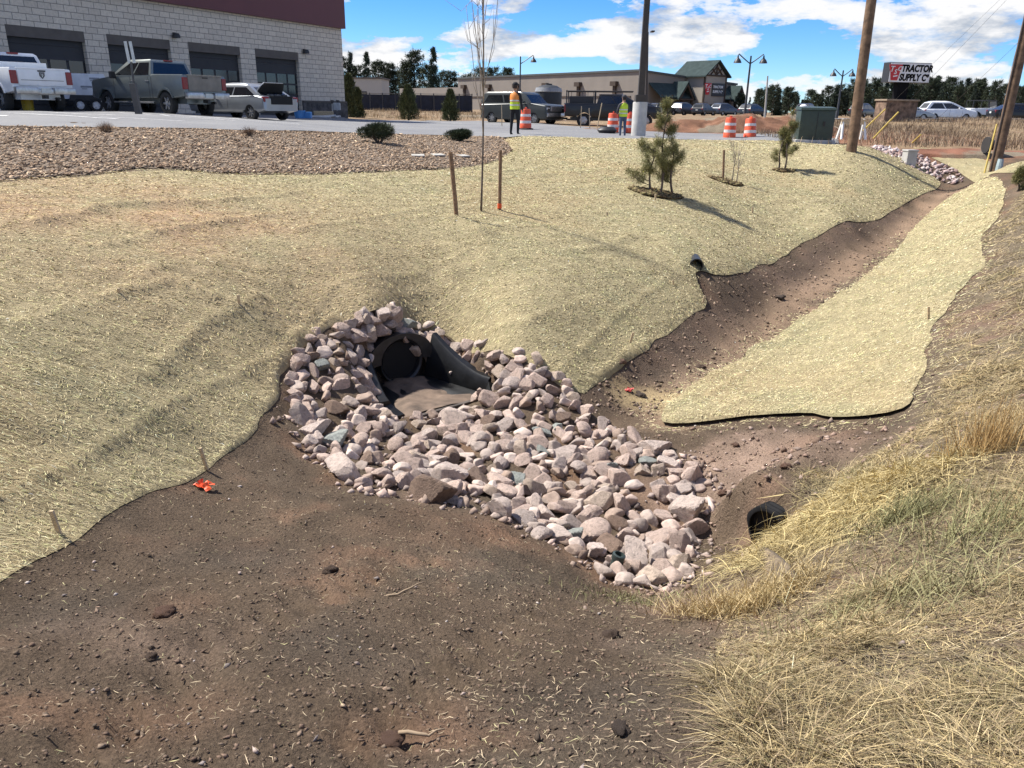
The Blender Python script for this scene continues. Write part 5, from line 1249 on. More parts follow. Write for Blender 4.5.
for k in range(6):
    y = LS*(.10+.17*k); m = MB(); m.box((-.4, y, 6.0), (.8, 1.5, .8)); m.box((-.2, y, 4.4), (.4, .7, 3.)); m.build('downpipe', BRN, sroot)
def tower(x0, w, p, he, hp, name_roof='roof'):
    m = MB(); m.box((x0+w/2, -p/2+1.5, (he+2.6)/2), (w, p+3, he-2.6)); m.build('tower', TAN2, sroot)
    for xx in (x0+.55, x0+w-.55):
        m = MB(); m.box((xx, -p+.5, 1.), (1.3, 1.3, 4.)); m.build('stone_pier', STN, sroot)
    m = MB(); m.box((x0+.5, .8-.2, 1.), (1.3, 1.3, 4.)); m.build('stone_pier', STN, sroot)
    m = MB(); m.box((x0+w/2, -p+1.6, .9), (w-2.2, .1, 3.2)); m.build('entrance_glass', GLS, sroot)
    for k in range(4):
        m = MB(); m.box((x0+1.3+(w-2.6)*k/3, -p+1.5, .9), (.12, .12, 3.3)); m.build('door_frame', CHR, sroot)
    ov = .7; xm = x0+w/2
    m = MB()
    for s in (-1, 1):
        xe = xm+s*(w/2+ov); m.loft([[(xe, -p-ov, he-.25), (xm, -p-ov, hp), (xm, 3., hp), (xe, 3., he-.25)], [(xe, -p-ov, he-.0), (xm, -p-ov, hp+.25), (xm, 3., hp+.25), (xe, 3., he)]])
    m.build(name_roof, GRN, sroot)
    m = MB(); m.loft([[(x0, y, he), (x0+w, y, he), (xm, y, hp-.1)] for y in (-p, 2.8)]); m.build('gable', simple('gable_cream', (.42, .38, .32), .9), sroot)
    m = MB(); y = -p-.15
    for a, b in (((x0+.2, he+.1), (x0+w-.2, he+.1)), ((xm, he), (xm, hp-.2)), ((x0+w*.2, he+.1), (xm, hp-.9)), ((x0+w*.8, he+.1), (xm, hp-.9)), ((xm, he+.2), (x0+w*.28, he+(hp-he)*.5)), ((xm, he+.2), (x0+w*.72, he+(hp-he)*.5))): m.cyl((a[0], y, a[1]), (b[0], y, b[1]), .14, n=6)
    m.build('gable_truss', BRN, sroot)
    for xx in (x0, x0+w):
        m = MB(); m.box((xx, -p, (he+3)/2), (.3, .3, he-3)); m.build('corner_board', BRN, sroot)
    return xm, -p
heT = zt(704, 75.5, 117.8); hpT = zt(718, 61.2, 119)
xm, yf = tower(9.7*K, 4.6*K, 3.4*K, heT, hpT)
FONT = None
def text_mesh(body, size, parent, mat, loc, rot, name='lettering', off=.02, shear=0., ext=.02, align='LEFT', xs=1.):
    c = bpy.data.curves.new('lettering', 'FONT'); c.body = body; c.size = size; c.offset = off*size; c.shear = shear; c.extrude = ext; c.align_x = align; c.resolution_u = 3
    t = bpy.data.objects.new('tmp', c); COL.objects.link(t); bpy.context.view_layer.update()
    me = bpy.data.meshes.new_from_object(t.evaluated_get(bpy.context.evaluated_depsgraph_get())); bpy.data.objects.remove(t)
    o = link(name, me, mat, parent); o.location = loc; o.rotation_euler = rot; o.scale = (xs, 1, 1); return o
SIGNW = simple('sign_white', (.74, .74, .73), .5, var=.04); SIGNR = simple('sign_red', (.50, .02, .025), .5, var=.05); SIGNB = simple('sign_black', (.008, .008, .009), .8, spec=.1)
def brand_mark(parent, cx, y, cz, s, flip=1):      # red trapezoid with white letters inside
    m = MB(); m.prism([(-.50*s, .50*s), (.50*s, .50*s), (.34*s, -.02*s), (.24*s, -.50*s), (-.24*s, -.50*s), (-.34*s, -.02*s)], -.02, .02); e = m.build('emblem', SIGNR, parent); e.location = (cx, y, cz)
    text_mesh('T', s*.50, e, SIGNW, (-.43*s, -.028, .05*s), (R(90), 0, 0), shear=.2); text_mesh('S', s*.42, e, SIGNW, (-.10*s, -.028, -.10*s), (R(90), 0, 0), shear=.2); text_mesh('C', s*.40, e, SIGNW, (.14*s, -.028, .10*s), (R(90), 0, 0), shear=.2)
    m = MB(); m.prism([(-.12*s, -.22*s), (.22*s, -.16*s), (.2*s, -.24*s), (-.1*s, -.30*s)], -.03, .0); m.build('stripe', SIGNW, e)
b = MB(); b.box((xm+.9, yf-.12, heT-2.4), (3.6, .12, 2.3)); sg = b.build('sign_board', simple('sign_dark', (.035, .035, .037), .5), sroot)
brand_mark(sroot, xm-2.2, yf-.16, heT-2.3, 2.0)
text_mesh('TRACTOR', .62, sg, SIGNW, (xm-.75, yf-.19, heT-2.1), (R(90), 0, 0), shear=.15, off=.03); text_mesh('SUPPLY Cº', .62, sg, SIGNW, (xm-.75, yf-.19, heT-2.95), (R(90), 0, 0), shear=.15, off=.03)
# timber porches either side of the entrance
def porch(x0, w, p, he, hp):
    xm_ = x0+w/2
    m = MB(); m.loft([[(x0-.3, .0, hp), (x0+w+.3, .0, hp), (x0+w+.3, -p-.4, he), (x0-.3, -p-.4, he)], [(x0-.3, .0, hp+.2), (x0+w+.3, .0, hp+.2), (x0+w+.3, -p-.4, he+.2), (x0-.3, -p-.4, he+.2)]])
    gx0 = x0+w*.5
    for s in (-1, 1):
        xe = gx0+w*.22+s*w*.27; xc = gx0+w*.22; m.loft([[(xe, -p-.9, he-.3), (xc, -p-.9, hp+.3), (xc, -.2, hp+.3), (xe, -.2, he-.3)], [(xe, -p-.9, he), (xc, -p-.9, hp+.55), (xc, -.2, hp+.55), (xe, -.2, he)]])
    m.build('porch_roof', GRN, sroot)
    for xx in np.linspace(x0+.2, x0+w-.2, 4):
        m = MB(); m.box((xx, -p, 1.), (.45, .45, 2*(he-1)+1)); m.build('porch_post', BRN, sroot)
    m = MB(); xc = gx0+w*.22
    for s in (-1, 1): m.cyl((xc, -p-.7, hp), (xc+s*w*.22, -p-.7, he-.2), .16, n=6)
    m.cyl((xc-w*.22, -p-.7, he-.2), (xc+w*.22, -p-.7, he-.2), .16, n=6); m.build('porch_truss', BRN, sroot)
    m = MB(); m.box((xm_, -.06, 1.2), (w, .1, 2.6)); m.build('porch_shade_wall', BRN, sroot)
porch(2.2*K, 6.6*K, 2.2*K, zt(665, 98, 117), zt(660, 84, 117)); porch(15.6*K, 4.8*K, 2*K, zt(735, 100, 122), zt(735, 88, 122))
# --- parking lot beyond: dark car row
for i, (px, Y, c) in enumerate(((662, 118, (.03, .03, .035)), (684, 120, (.06, .062, .065)), (703, 118, (.02, .02, .022)), (724, 122, (.05, .06, .08)), (752, 110, (.03, .035, .04)), (806, 112, (.05, .055, .06)), (645, 104, (.15, .15, .15)), (862, 105, (.03, .03, .03)))):
    q = at_y(px, 117, Y); z = float(base_z([q[0]], [q[1]])[0])
    r_ = empty('parked_car', (q[0], q[1], max(z, q[2]-.1)), None, None, rz=R(37+(i % 3)*8), group='cars parked in front of the distant store')
    wagon(r_, paint('car_paint_'+'abcdefgh'[i], c), 4.7, 1.85, 1.6+.15*(i % 2), .35, 'suv', detail=False)
    lab = ('black suv parked left of the store entrance in front of the porch', 'grey suv parked left of the entrance tower', 'black suv parked right before the entrance tower', 'navy suv parked right of the entrance tower', 'dark suv parked below the double street lamp', 'grey suv parked left of the green utility box', 'grey suv parked behind the concrete pole base', 'black suv parked left of the tall sign')[i]
    tag(r_, lab, 'car')
# --- work site vehicles
DKSUV = paint('slate_paint', (.045, .052, .053), .4, .2); BLKP = paint('black_paint', (.012, .012, .013), .3, .2)
r_ = place(495, 123.8, 54, 128, 'large_suv', 'dark grey full size suv with chrome nose parked behind the vested worker', 'suv', (-1.55, -.86)); wagon(r_, DKSUV, 5.5, 2.0, 1.98, .41, 'boxy', wb=3.45)
m = MB(); m.box((2.73, 0, .62), (.14, 1.9, .26), bev=.05); m.build('front_bumper', CHR, r_); m = MB(); m.box((2.74, 0, .98), (.10, 1.2, .3), bev=.03); m.build('chrome_grille', CHR, r_)
r_ = place(612, 127.5, 52, 97, 'pickup_truck', 'black work pickup truck with overhead rack behind the road cones', 'pickup truck'); pickup(r_, BLKP, None, rack=True)
p = at_y(548, 113, 62); o = empty('storage_tank', p, 'dark round topped storage tank behind the chrome nosed suv', 'tank'); m = MB(); m.lathe([(0, -.2), (.95, -.2), (1.0, .1), (1.0, 1.5), (.93, 1.75), (.6, 1.92), (.25, 1.98), (.25, 2.06), (0, 2.08)], n=24); m.build('tank', simple('tank_dark', (.014, .018, .022), .6), o, ang=40); m = MB(); m.lathe([(.99, 1.46), (1.03, 1.5), (.95, 1.78), (.92, 1.76)], n=24); m.build('rim_band', simple('tank_rim', (.25, .26, .27), .5), o, ang=40)
# white vehicles by the sign
r_ = place(945, 121, 74, 93, 'white_suv', 'white suv driving right on the far road beside the sign', 'suv'); wagon(r_, WHITE, 4.6, 1.85, 1.68, .35, 'suv')
r_ = place(985, 121.3, 74, 95, 'utility_truck', 'small white open jeep style vehicle behind the white suv near the right pole', 'jeep')
m = MB(); m.prism([(-1.8, .55)]+arch(-1.2, .4, .47, .55)+arch(1.2, .4, .47, .55)+[(1.75, .55), (1.8, 1.1), (.55, 1.15), (.50, 1.1), (-1.8, 1.1)], -.78, .78, .04); m.build('body', WHITE, r_, ang=35)
m = MB()
for x in (-1.6, -.3, .45):
    for s in (1, -1): m.tube([(x, s*.7, 1.1), (x-(.12 if x > 0 else 0), s*.66, 1.75)], .035, 6)
for s in (1, -1): m.tube([(-1.6, s*.66, 1.75), (.33, s*.66, 1.75)], .035, 6)
m.build('roll_cage', TRIM, r_); m = MB(); m.loft([[(.46, .68, 1.12), (.46, -.68, 1.12), (.34, -.64, 1.68), (.34, .64, 1.68)], [(.48, .68, 1.12), (.48, -.68, 1.12), (.36, -.64, 1.68), (.36, .64, 1.68)]]); m.build('windscreen', DKG, r_)
for s in (1, -1):
    for x in (-1.2, 1.2): wheel(r_, x, s*.72, .4, .25, s)
r_ = place(1017, 121.6, 70, 96, 'dark_car', 'dark car at the right picture edge behind the utility pole', 'car'); wagon(r_, BLKP, 4.6, 1.8, 1.45, .34, 'sedan')
r_ = place(904, 121.0, 72, 93, 'silver_car', 'low silver car half hidden behind the brick base of the tall sign', 'car'); wagon(r_, SILV, 4.3, 1.75, 1.4, .33, 'sedan')
# --- tall sign
q = at_y(893.5, 122.5, 60); o = empty('pylon_sign', q, 'tall roadside store sign with white panel on a stone base', 'sign', rz=R(10))
def W_(px, py): return at_y(px, py, 60)-q
sc = 775/(60/1.055)                                # pixels per metre
wP = 43.5/sc; hP = 18.3/sc; zc_ = (122.5-76.5)/sc; bw = 34/sc; bh = 20/sc
m = MB(); m.box((0, 0, bh/2-.3), (bw, 1.3, bh+.6), bev=.02); m.build('stone_base', simple('ledge_stone', (.19, .125, .085), .9, var=.45, scale=3.5, bmp=.8), o)
m = MB(); m.box((0, 0, bh+.06), (bw+.16, 1.46, .12), bev=.02); m.build('base_cap', simple('cap_tan', (.30, .23, .16), .9), o)
m = MB(); m.box((.1, 0, (bh+zc_)/2), (11.5/sc, .5, zc_-bh)); m.build('column', SIGNB, o)
m = MB(); m.box((.35, 0, zc_), (wP+.06, .8, hP), bev=.02); sb = m.build('cabinet', simple('cabinet_dark', (.03, .03, .032), .5), o)
m = MB(); m.box((.35, -.412, zc_), (wP-.0, .03, hP-.08)); fc = m.build('face_panel', SIGNW, sb)
text_mesh('TRACTOR', hP*.46, fc, SIGNB, (.35-wP*.225, -.432, zc_+hP*.06), (R(90), 0, 0), shear=.12, off=.05, ext=.006, xs=.86); text_mesh('SUPPLY Cº', hP*.46, fc, SIGNB, (.35-wP*.25, -.432, zc_-hP*.39), (R(90), 0, 0), shear=.12, off=.05, ext=.006, xs=.80)
brand_mark(fc, .35-wP*.375, -.43, zc_, hP*.78)
# --- poles
DKP = simple('dark_pole', (.045, .036, .03), .6, var=.15); CONC = simple('concrete', (.46, .45, .42), .9, var=.12, scale=3, bmp=.3); UPW = simple('utility_pole_wood', (.17, .105, .062), .9, var=.35, scale=5, bmp=.5)
def fit_tube(base, toppx, Y, h, mats, r0, r1, o, name, n=10, ring=8):
    t = at_y(toppx[0], toppx[1], Y)-base; t = t/ t[2]*h; m = MB(); m.tube([tuple(t*k/ring) for k in range(ring+1)], [r0+(r1-r0)*k/ring for k in range(ring+1)], n); return m.build(name, mats, o, ang=60)
q = at_y(638, 138, 35); o = empty('light_pole', q, 'tall dark light pole on a round white concrete base', 'light pole'); m = MB(); m.lathe([(.31, -.4), (.31, 1.42), (.29, 1.46), (0, 1.46)], n=28); m.build('concrete_base', CONC, o, ang=40)
m = MB(); m.box((0, 0, 1.6), (.46, .46, .28), bev=.02); m.build('base_cover', DKP, o); m = MB(); m.loft([[(s*x+.02*0, s2*x, z) for s, s2 in ((1, 1), (-1, 1), (-1, -1), (1, -1))] for x, z in ((.125, 1.7), (.10, 8.8))]); pl = m.build('pole', DKP, o)
m = MB(); m.box((.6, 0, 8.7), (1.0, .12, .12)); m.box((1.2, 0, 8.66), (.7, .35, .16), bev=.03); m.build('lamp_head', DKP, o)
q = at_y(646, 118, 75); o = empty('thin_pole', q, 'slim dark pole just right of the big light pole', 'pole'); fit_tube(q, (647.5, 40), 75, 7.2, DKP, .13, .10, o, 'pole'); m = MB(); m.box((.0, -.3, 7.2), (.3, .8, .12), bev=.03); m.build('lamp_head', DKP, o)
q = at_y(764.5, 120, 80); o = empty('marker_pole', q, 'slim pale leaning pole right of the double street lamp', 'pole'); fit_tube(q, (767.5, 79), 80, 4.0, simple('pale_pole', (.42, .38, .33), .8), .10, .07, o, 'pole')
q = gp(851, 153); up1 = empty('utility_pole', q, 'wooden utility pole leaning right, standing left of the tall sign', 'utility pole', group='wooden utility poles'); fit_tube(q, (871.5, 0), q[1]+.3, 11.5, UPW, .165, .125, up1, 'pole', 14)
q2 = gp(994, 172); up2 = empty('utility_pole', q2, 'wooden utility pole at the right edge with yellow guards at its foot', 'utility pole', group='wooden utility poles'); fit_tube(q2, (1026, 30), q2[1]+.3, 11.0, UPW, .165, .125, up2, 'pole', 14)
PBL = simple('pale_blue_plastic', (.34, .42, .44), .5)
m = MB(); d = (at_y(1026, 30, q2[1]+.3)-q2); d = d/d[2]; m.tube([tuple(d*k+np.array((.02, -.19, 0))) for k in (0, .2, .42)], [.10, .10, .085], 10); m.build('cable_guard', PBL, up2)
m = MB(); m.tube([tuple(d*k+np.array((-.17, -.06, 0))) for k in (0, 2., 4., 8.)], .025, 6); m.build('conduit', simple('dark_conduit', (.07, .05, .04), .6), up2)
YG = simple('yellow_guard', (.62, .47, .12), .6, var=.12)
def wire(a, b, rad, label, guard=None, group='guy wires and cables', sag=0., name='guy_wire'):
    a = np.array(a); b = np.array(b); o = empty(name, a, label, 'guy wire', group=group); m = MB(); L = 14
    m.tube([tuple((b-a)*k/L-np.array((0, 0, sag*4*(k/L)*(1-k/L)))) for k in range(L+1)], rad, 4); m.build('cable', simple('steel_cable', (.12, .12, .12), .5, .5), o)
    if guard:
        t = guard/np.linalg.norm(b-a); m = MB(); m.tube([tuple((b-a)*k) for k in (.005, t*.5, t)], .028, 8); m.build('yellow_guard', YG, o)
top2 = q2+d*9.5
for i, (p0, p1, Yg) in enumerate((((862, 131.5), (885.5, 109), 33), ((872, 139.5), (898.5, 112), 30.5), ((912, 143), (921, 134.5), 31))):
    a = at_y(p0[0], p0[1], Yg); e = at_y(p1[0], p1[1], Yg-.8); wire(a, a+(e-a)*9, .004, ('yellow guarded guy wire nearest the left utility pole', 'longer yellow guarded guy wire crossing the brick sign base', 'short yellow guy wire guard right of the sign base')[i], float(np.linalg.norm(e-a)))
for i, (p0, p1) in enumerate((((984, 174.5), (997, 124)), ((992.5, 171), (1003, 125)))):
    a = gp(*p0); e = at_y(p1[0], p1[1], a[1]+.25); wire(a, a+(e-a)*4.5, .004, ('left yellow guy wire guard beside the right utility pole', 'right yellow guy wire guard touching the right utility pole')[i], float(np.linalg.norm(e-a)))
for i, (dx, z) in enumerate(((-.3, 10.6), (.3, 10.9))):
    wire(q2+d*10.6+np.array((dx, 0, 0)), np.array((52+dx, 95, 17.)), .012, ('lower overhead cable running off from the right utility pole', 'upper overhead cable running off from the right utility pole')[i], sag=.8, name='overhead_cable')
# --- street lamps
def lantern(m, x, z): m.lathe([(0, .42), (.05, .4), (.07, .25), (.20, .12), (.27, -.02), (.30, -.1), (.0, -.1)], c=(x, 0, z), n=14)
def street_lamp(px, py, Y, h, arms, label, arm=1.0, rz=0):
    q = at_y(px, py, Y); o = empty('street_lamp', q, label, 'street lamp', rz=rz); m = MB(); m.tube([(0, 0, -.3), (0, 0, .8), (0, 0, .9), (0, 0, h)], [.14, .13, .085, .06], 10); m.build('pole', POST, o, ang=40)
    for s in arms:
        m = MB(); m.tube([(0, 0, h*.88), (s*arm*.35, 0, h*.93), (s*arm*.7, 0, h*.985), (s*arm*.95, 0, h+.12), (s*arm, 0, h+.02)], .04, 6); m.build('arm', POST, o)
        m = MB(); lantern(m, s*arm, h-.4); m.build('lamp_head', POST, o, ang=40)
street_lamp(519.5, 118, 80, 5.55, (1,), 'single armed black street lamp behind the vested worker and suv', 1.25)
street_lamp(744, 121, 62, 4.55, (-1, 1), 'double armed black street lamp right of the store entrance', .95); street_lamp(836, 121, 75, 4.3, (-1, 1), 'double armed black street lamp left of the leaning utility pole', .85)
# --- drums and cones
ORG = simple('orange_plastic', (.72, .10, .035), .5, var=.1); WB_ = simple('reflective_white', (.72, .66, .62), .5, var=.08)
def drum(px, py, Y, label, tilt=0):
    q = at_y(px, py, Y); o = empty('traffic_drum', q, label, 'traffic drum', group='orange and white traffic drums'); o.rotation_euler = (0, R(tilt), random.uniform(0, 3)); m = MB(); m.lathe([(0, 0), (.40, 0), (.40, .07), (.33, .09)], n=22); m.build('base', TYRE, o, ang=40)
    pr = [(.295, .09), (.29, .30), (.275, .32), (.27, .52), (.262, .54), (.255, .74), (.245, .76), (.24, .95), (.22, .99), (.0, 1.0)]; m = MB(); m.lathe(pr, n=22); m.box((0, 0, 1.03), (.24, .05, .10), bev=.02); m.build('barrel', ORG, o, ang=40)
    for z0, z1, ra, rb in ((.32, .45, .280, .276), (.64, .76, .263, .257)):
        m = MB(); m.lathe([(ra, z0), (rb, z1), (rb-.02, z1), (ra-.02, z0), (ra, z0)], n=22); m.build('white_band', WB_, o)
drum(525.5, 130, 41, 'orange traffic drum beside the worker in black trousers'); drum(729, 139.5, 39, 'left one of the two orange drums before the dirt bank'); drum(749.5, 140.3, 39, 'right one of the two orange drums before the dirt bank, slightly tilted', 6); drum(612.5, 134, 41, 'orange drum left of the worker in jeans'); drum(629, 134.5, 41, 'orange drum right of the worker in jeans')
# lath stakes and torn up ground at the work site
for i, (x0, y0, x1, y1) in enumerate(((580.5, 128, 581.5, 106), (590, 128, 589, 108), (597, 128, 602, 103), (502, 124.5, 501.5, 105))):
    a = at_y(x0, y0, 46); t = at_y(x1, y1, 46)-a; m = MB(); m.tube([(0, 0, -.1), tuple(t*.5), tuple(t)], [.03, .03, .028], 4); o = m.build('survey_stake', PALEW); o.location = a; tag(o, ('pale lath stake leftmost before the black pickup', 'pale lath stake second from left before the black pickup', 'pale leaning lath stake before the black pickup cab', 'pale lath stake in front of the dark suv')[i], 'stake', 'lath stakes at the work site')
def mound(name, px, py, Y, L, Wd, h, mat, col, seed, rz=0, n=60):
    q = at_y(px, py, Y); x, y = np.meshgrid(np.linspace(-1, 1, n*2), np.linspace(-1, 1, n)); xf = x.ravel(); yf_ = y.ravel(); d = np.sqrt(xf**2+yf_**2)
    z = h*np.clip(1-d**2, 0, 1)**.7*(.75+.5*fbm(xf*L, yf_*Wd, .35, 4, seed))-.25*(d > .97); c, s = math.cos(rz), math.sin(rz); X = xf*L/2; Yy = yf_*Wd/2
    V = np.stack([q[0]+X*c-Yy*s, q[1]+X*s+Yy*c, q[2]+z-.12], 1); nn = fbm(xf*L, yf_*Wd, .8, 4, seed+1); cc = np.array(col)[None]*(1+.5*nn)[:, None]; cc = blend(cc, (.22, .18, .13), sstep(.05, .4, fbm(xf*L, yf_*Wd, .5, 3, seed+2)))
    return tag(np_mesh(name, V, grid_faces(n, n*2), mat, col=np.clip(cc, .02, 1), smooth=True), kind='structure')
mound('dirt_bank', 745, 133, 47, 14, 5, 1.25, gm, (.20, .105, .065), 701, .1); mound('dirt_bank', 590, 130, 45, 6.5, 2.2, .28, gm, (.25, .13, .08), 702); mound('dirt_bank', 1000, 152, 30, 9, 2.5, .25, gm, (.21, .10, .065), 703, -.1); mound('dirt_bank', 470, 119, 72, 22, 4, .5, gm, (.24, .165, .10), 704)
m = MB(); m.lathe([(0, 0), (.35, 0), (.45, .2), (.3, .4), (0, .42)], n=12); o = m.build('gravel_bag', TRIM, ang=60); o.location = at_y(607, 133.3, 40); o.scale = (1.1, .7, .75); tag(o, 'dark filled bag lying on the road edge left of the worker in jeans', 'bag')
# --- green transformer box
UG = simple('utility_green', (.035, .055, .042), .5, var=.1); q = at_y(812, 140, 36.5); o = empty('transformer_box', q, 'dark green utility cabinet at the end of the road by the bushy pine', 'utility box', rz=R(-8))
m = MB(); m.box((0, 0, .62), (1.45, 1.1, 1.3), bev=.04); m.build('cabinet', UG, o, ang=30); m = MB(); m.loft([[(-.76, -.62, 1.27), (.76, -.62, 1.27), (.76, .6, 1.27), (-.76, .6, 1.27)], [(-.74, -.58, 1.36), (.74, -.58, 1.36), (.74, .58, 1.42), (-.74, .58, 1.42)]]); m.build('lid', UG, o)
m = MB(); m.box((0, -.56, .62), (.012, .02, 1.1)); m.box((.3, -.57, .7), (.08, .04, .2)); m.build('door_seam', TRIM, o); m = MB(); m.box((0, 0, -.08), (1.7, 1.35, .2), bev=.02); m.build('pad', CONC, o)
q = at_y(803, 111, 44); o = empty('white_mailbox', q, 'small white rounded box behind the green utility cabinet', 'box'); m = MB(); m.lathe([(.2, -.1), (.22, .1), (.2, .25), (.1, .33), (0, .35)], n=14); m.build('cap', SIGNW, o, ang=50); m = MB(); m.cyl((0, 0, -1.4), (0, 0, 0), .08); m.build('post', POST, o)
# white barricade and pedestal
q = at_y(851, 138, 33); o = empty('sawhorse_barricade', q, 'white sawhorse barricade behind the leaning utility pole', 'barricade'); 
for x in (-.42, .42):
    for s in (1, -1):
        m = MB(); m.tube([(x*1.15, s*.25, -.05), (x, 0, .72)], .05, 4); m.build('leg', SIGNW, o)
m = MB(); m.box((0, -.05, .62), (1.0, .04, .2)); m.build('board', PALEW, o)
q = gp(908, 165); o = empty('utility_pedestal', q, 'pale concrete pedestal box beside the far riprap channel', 'utility box', rz=R(10)); m = MB(); m.box((0, 0, .2), (.36, .30, .5), bev=.02); m.build('box', CONC, o); m = MB(); m.box((0, 0, .47), (.40, .34, .05), bev=.01); m.build('lid', CONC, o)
q = at_y(991, 153, 29); o = empty('cable_reel', q, 'dark cable reel lying behind the right utility pole', 'reel')
m = MB(); m.cyl((-.2, 0, .27), (.2, 0, .27), .17, n=18); m.build('drum', TRIM, o)
for x in (-.22, .22):
    m = MB(); m.cyl((x-.03, 0, .27), (x+.03, 0, .27), .28, n=22); m.build('flange', simple('dark_flange', (.03, .028, .026), .8), o)
# --- road edge barrier line behind the field, distant guard rail
a = at_y(890, 120.3, 66); b = at_y(1060, 121, 66); o = empty('guard_rail', a, 'low grey guard rail along the far road beside the white suv', 'guard rail'); d_ = b-a; m = MB(); m.tube([tuple(d_*t+np.array((0, 0, .12))) for t in np.linspace(0, 1, 12)], .05, 6); m.build('rail', CHR, o)
for k in range(8):
    m = MB(); m.cyl(tuple(d_*k/7), tuple(d_*k/7+np.array((0, 0, .15))), .05, n=6); m.build('post', POST, o)
# --- far road sheet under the cars on the right
m = MB(); P = [at_y(x, y, Y) for x, y, Y in ((860, 121.2, 71), (1200, 123, 66), (1200, 121.5, 82), (860, 119.7, 88))]; 
xs, ys = np.meshgrid(np.linspace(20, 75, 50), np.linspace(68, 84, 14)); xs = xs.ravel(); ys = ys.ravel()
tag(np_mesh('far_road', np.stack([xs, ys, base_z(xs, ys)+.06], 1), grid_faces(14, 50)[:, ::-1], am, smooth=True), kind='structure')
# --- tall dry grass on the far field
def field(n, x0, x1, y0, y1, l0, l1, col, seed, name):
    g = np.random.default_rng(seed); x = g.uniform(x0, x1, n); y = g.uniform(y0, y1, n); k = g.random(n) < np.clip(.45+1.3*fbm(x, y, .35, 3, seed), .03, 1); x, y = x[k], y[k]; n = len(x)
    sel = sdist(pBL, x, y) > .2; sel &= sdist(pBU, x, y) > .2; sel &= sdist(pRK2, x, y) > .3; x, y = x[sel], y[sel]; n = len(x)
    B = np.stack([x, y, ground_z(x, y)], 1); D = np.stack([g.normal(0, .3, n), g.normal(0, .3, n), np.ones(n)], 1); c = np.array(col)[g.integers(0, len(col), n)]*np.exp(g.normal(0, .25, n))[:, None]*(1+.4*fbm(x, y, .3, 2, seed+3))[:, None]
    return tag(blades(B, D, g.uniform(l0, l1, n), .012, c, name, straw_m, nseg=2, droop=g.uniform(0, .3, n)), kind='stuff')
field(60000, 12, 48, 32, 62, .15, .45, [(.27, .20, .125), (.22, .16, .10), (.18, .125, .08), (.32, .25, .17)], 601, 'field_grass')
field(9000, -16, 2, 63, 92, .2, .5, [(.34, .26, .15), (.27, .19, .11)], 602, 'verge_grass')
# --- trees
def conifer_proto(seed, h, w, kind, n, col):
    g = np.random.default_rng(seed); o = bpy.data.objects.new('pine_tree', None); m = MB(); pts = [(.1*math.sin(k*.8+seed)*h*.02, .0, h*k/8) for k in range(9)]; m.tube(pts, [h*.016*(1-.85*k/8)+.02 for k in range(9)], 7)
    lev = int(14+h*.9); B = []; D = []; 
    for b in range(lev*5):
        t = g.uniform(.12 if kind == 'spruce' else .25, .98); a = g.uniform(0, 6.28)
        R_ = w/2*((1-t)**.8*1.05+.05 if kind == 'spruce' else math.sqrt(max(.02, 1-((t-.55)/.47)**2)))*g.uniform(.6, 1.15); d = Vector((math.cos(a), math.sin(a), -.15 if kind == 'spruce' else .25)); p = Vector((0, 0, t*h)); e = p+d*R_
        if b % 3 == 0: m.tube([p, e], [h*.005, h*.0015], 4)
        nn = n//(lev*5); u_ = g.uniform(.35, 1.05, nn)[:, None]; off = g.normal(0, 1, (nn, 3))*np.array([.11, .11, .06])*w*(.5+.4*u_)
        B.append(np.array(p)[None]+np.array(d)[None]*R_*u_+off*.55); D.append(np.array(d)[None]*.6+g.normal(0, .6, (nn, 3))+np.array([0, 0, .15]))
    B = np.concatenate(B); D = np.concatenate(D); nn = len(B); COL.objects.link(o)
    m.build('trunk', BARKD, o, smooth=True); blades(B, D, g.uniform(.035, .07, nn)*h*.9, h*.0075, jit(col, nn, .4, g), 'crown', leaf_m, o, nseg=1, tip=.35); return o
PR = [conifer_proto(811, 12, 5.0, 'spruce', 5200, (.032, .048, .030)), conifer_proto(812, 12, 7.0, 'pine', 4200, (.040, .052, .026)), conifer_proto(813, 11, 6.2, 'pine', 4200, (.034, .046, .026)), conifer_proto(814, 13, 5.6, 'spruce', 4200, (.036, .050, .034)), conifer_proto(815, 10, 7.5, 'pine', 3800, (.044, .054, .028))]
used = [False]*5
def tree(px, top, Y, k, label, group, zb=2.0, wsc=1.):
    o = PR[k] if not used[k] else copy_root(PR[k]); used[k] = True; q = at_y(px, top, Y); h0 = (12, 12, 11, 13, 10)[k]; s = (q[2]-zb)/h0
    o.location = (q[0], q[1], zb); o.scale = (s*wsc, s*wsc, s); o.rotation_euler = (0, 0, random.uniform(0, 6.28)); tag(o, label, 'pine tree', group)
LEFT = [(350, 52, 3), (366, 51, 0), (378, 62, 1), (390, 64, 2), (399, 72, 4), (414, 51.5, 2), (428, 66, 1), (433, 46, 0), (444, 72, 4), (452, 72, 2), (340, 58, 1), (480, 69, 4), (494, 68, 2), (508, 69, 1), (468, 75, 4), (358, 66, 2), (384, 70, 4), (406, 64, 1)]
for i, (px, t, k) in enumerate(LEFT):
    lab = {351: '', 433: 'tallest dark spruce standing alone behind the long store wall', 414: 'dark pine just left of the tallest spruce behind the store wall', 366: 'tall pointed spruce behind the pale low building'}.get(px) or ('dark conifer in the tree group behind the low pale building' if px < 410 else ('small dark conifer peeking over the long store roof' if px > 455 else 'dark conifer in the gap between low building and tallest spruce'))
    tree(px, t, 240+random.uniform(-6, 14), k, lab, 'conifers behind the store', 2.2, .62 if k in (0, 3) else .8)
rt = random.Random(5)
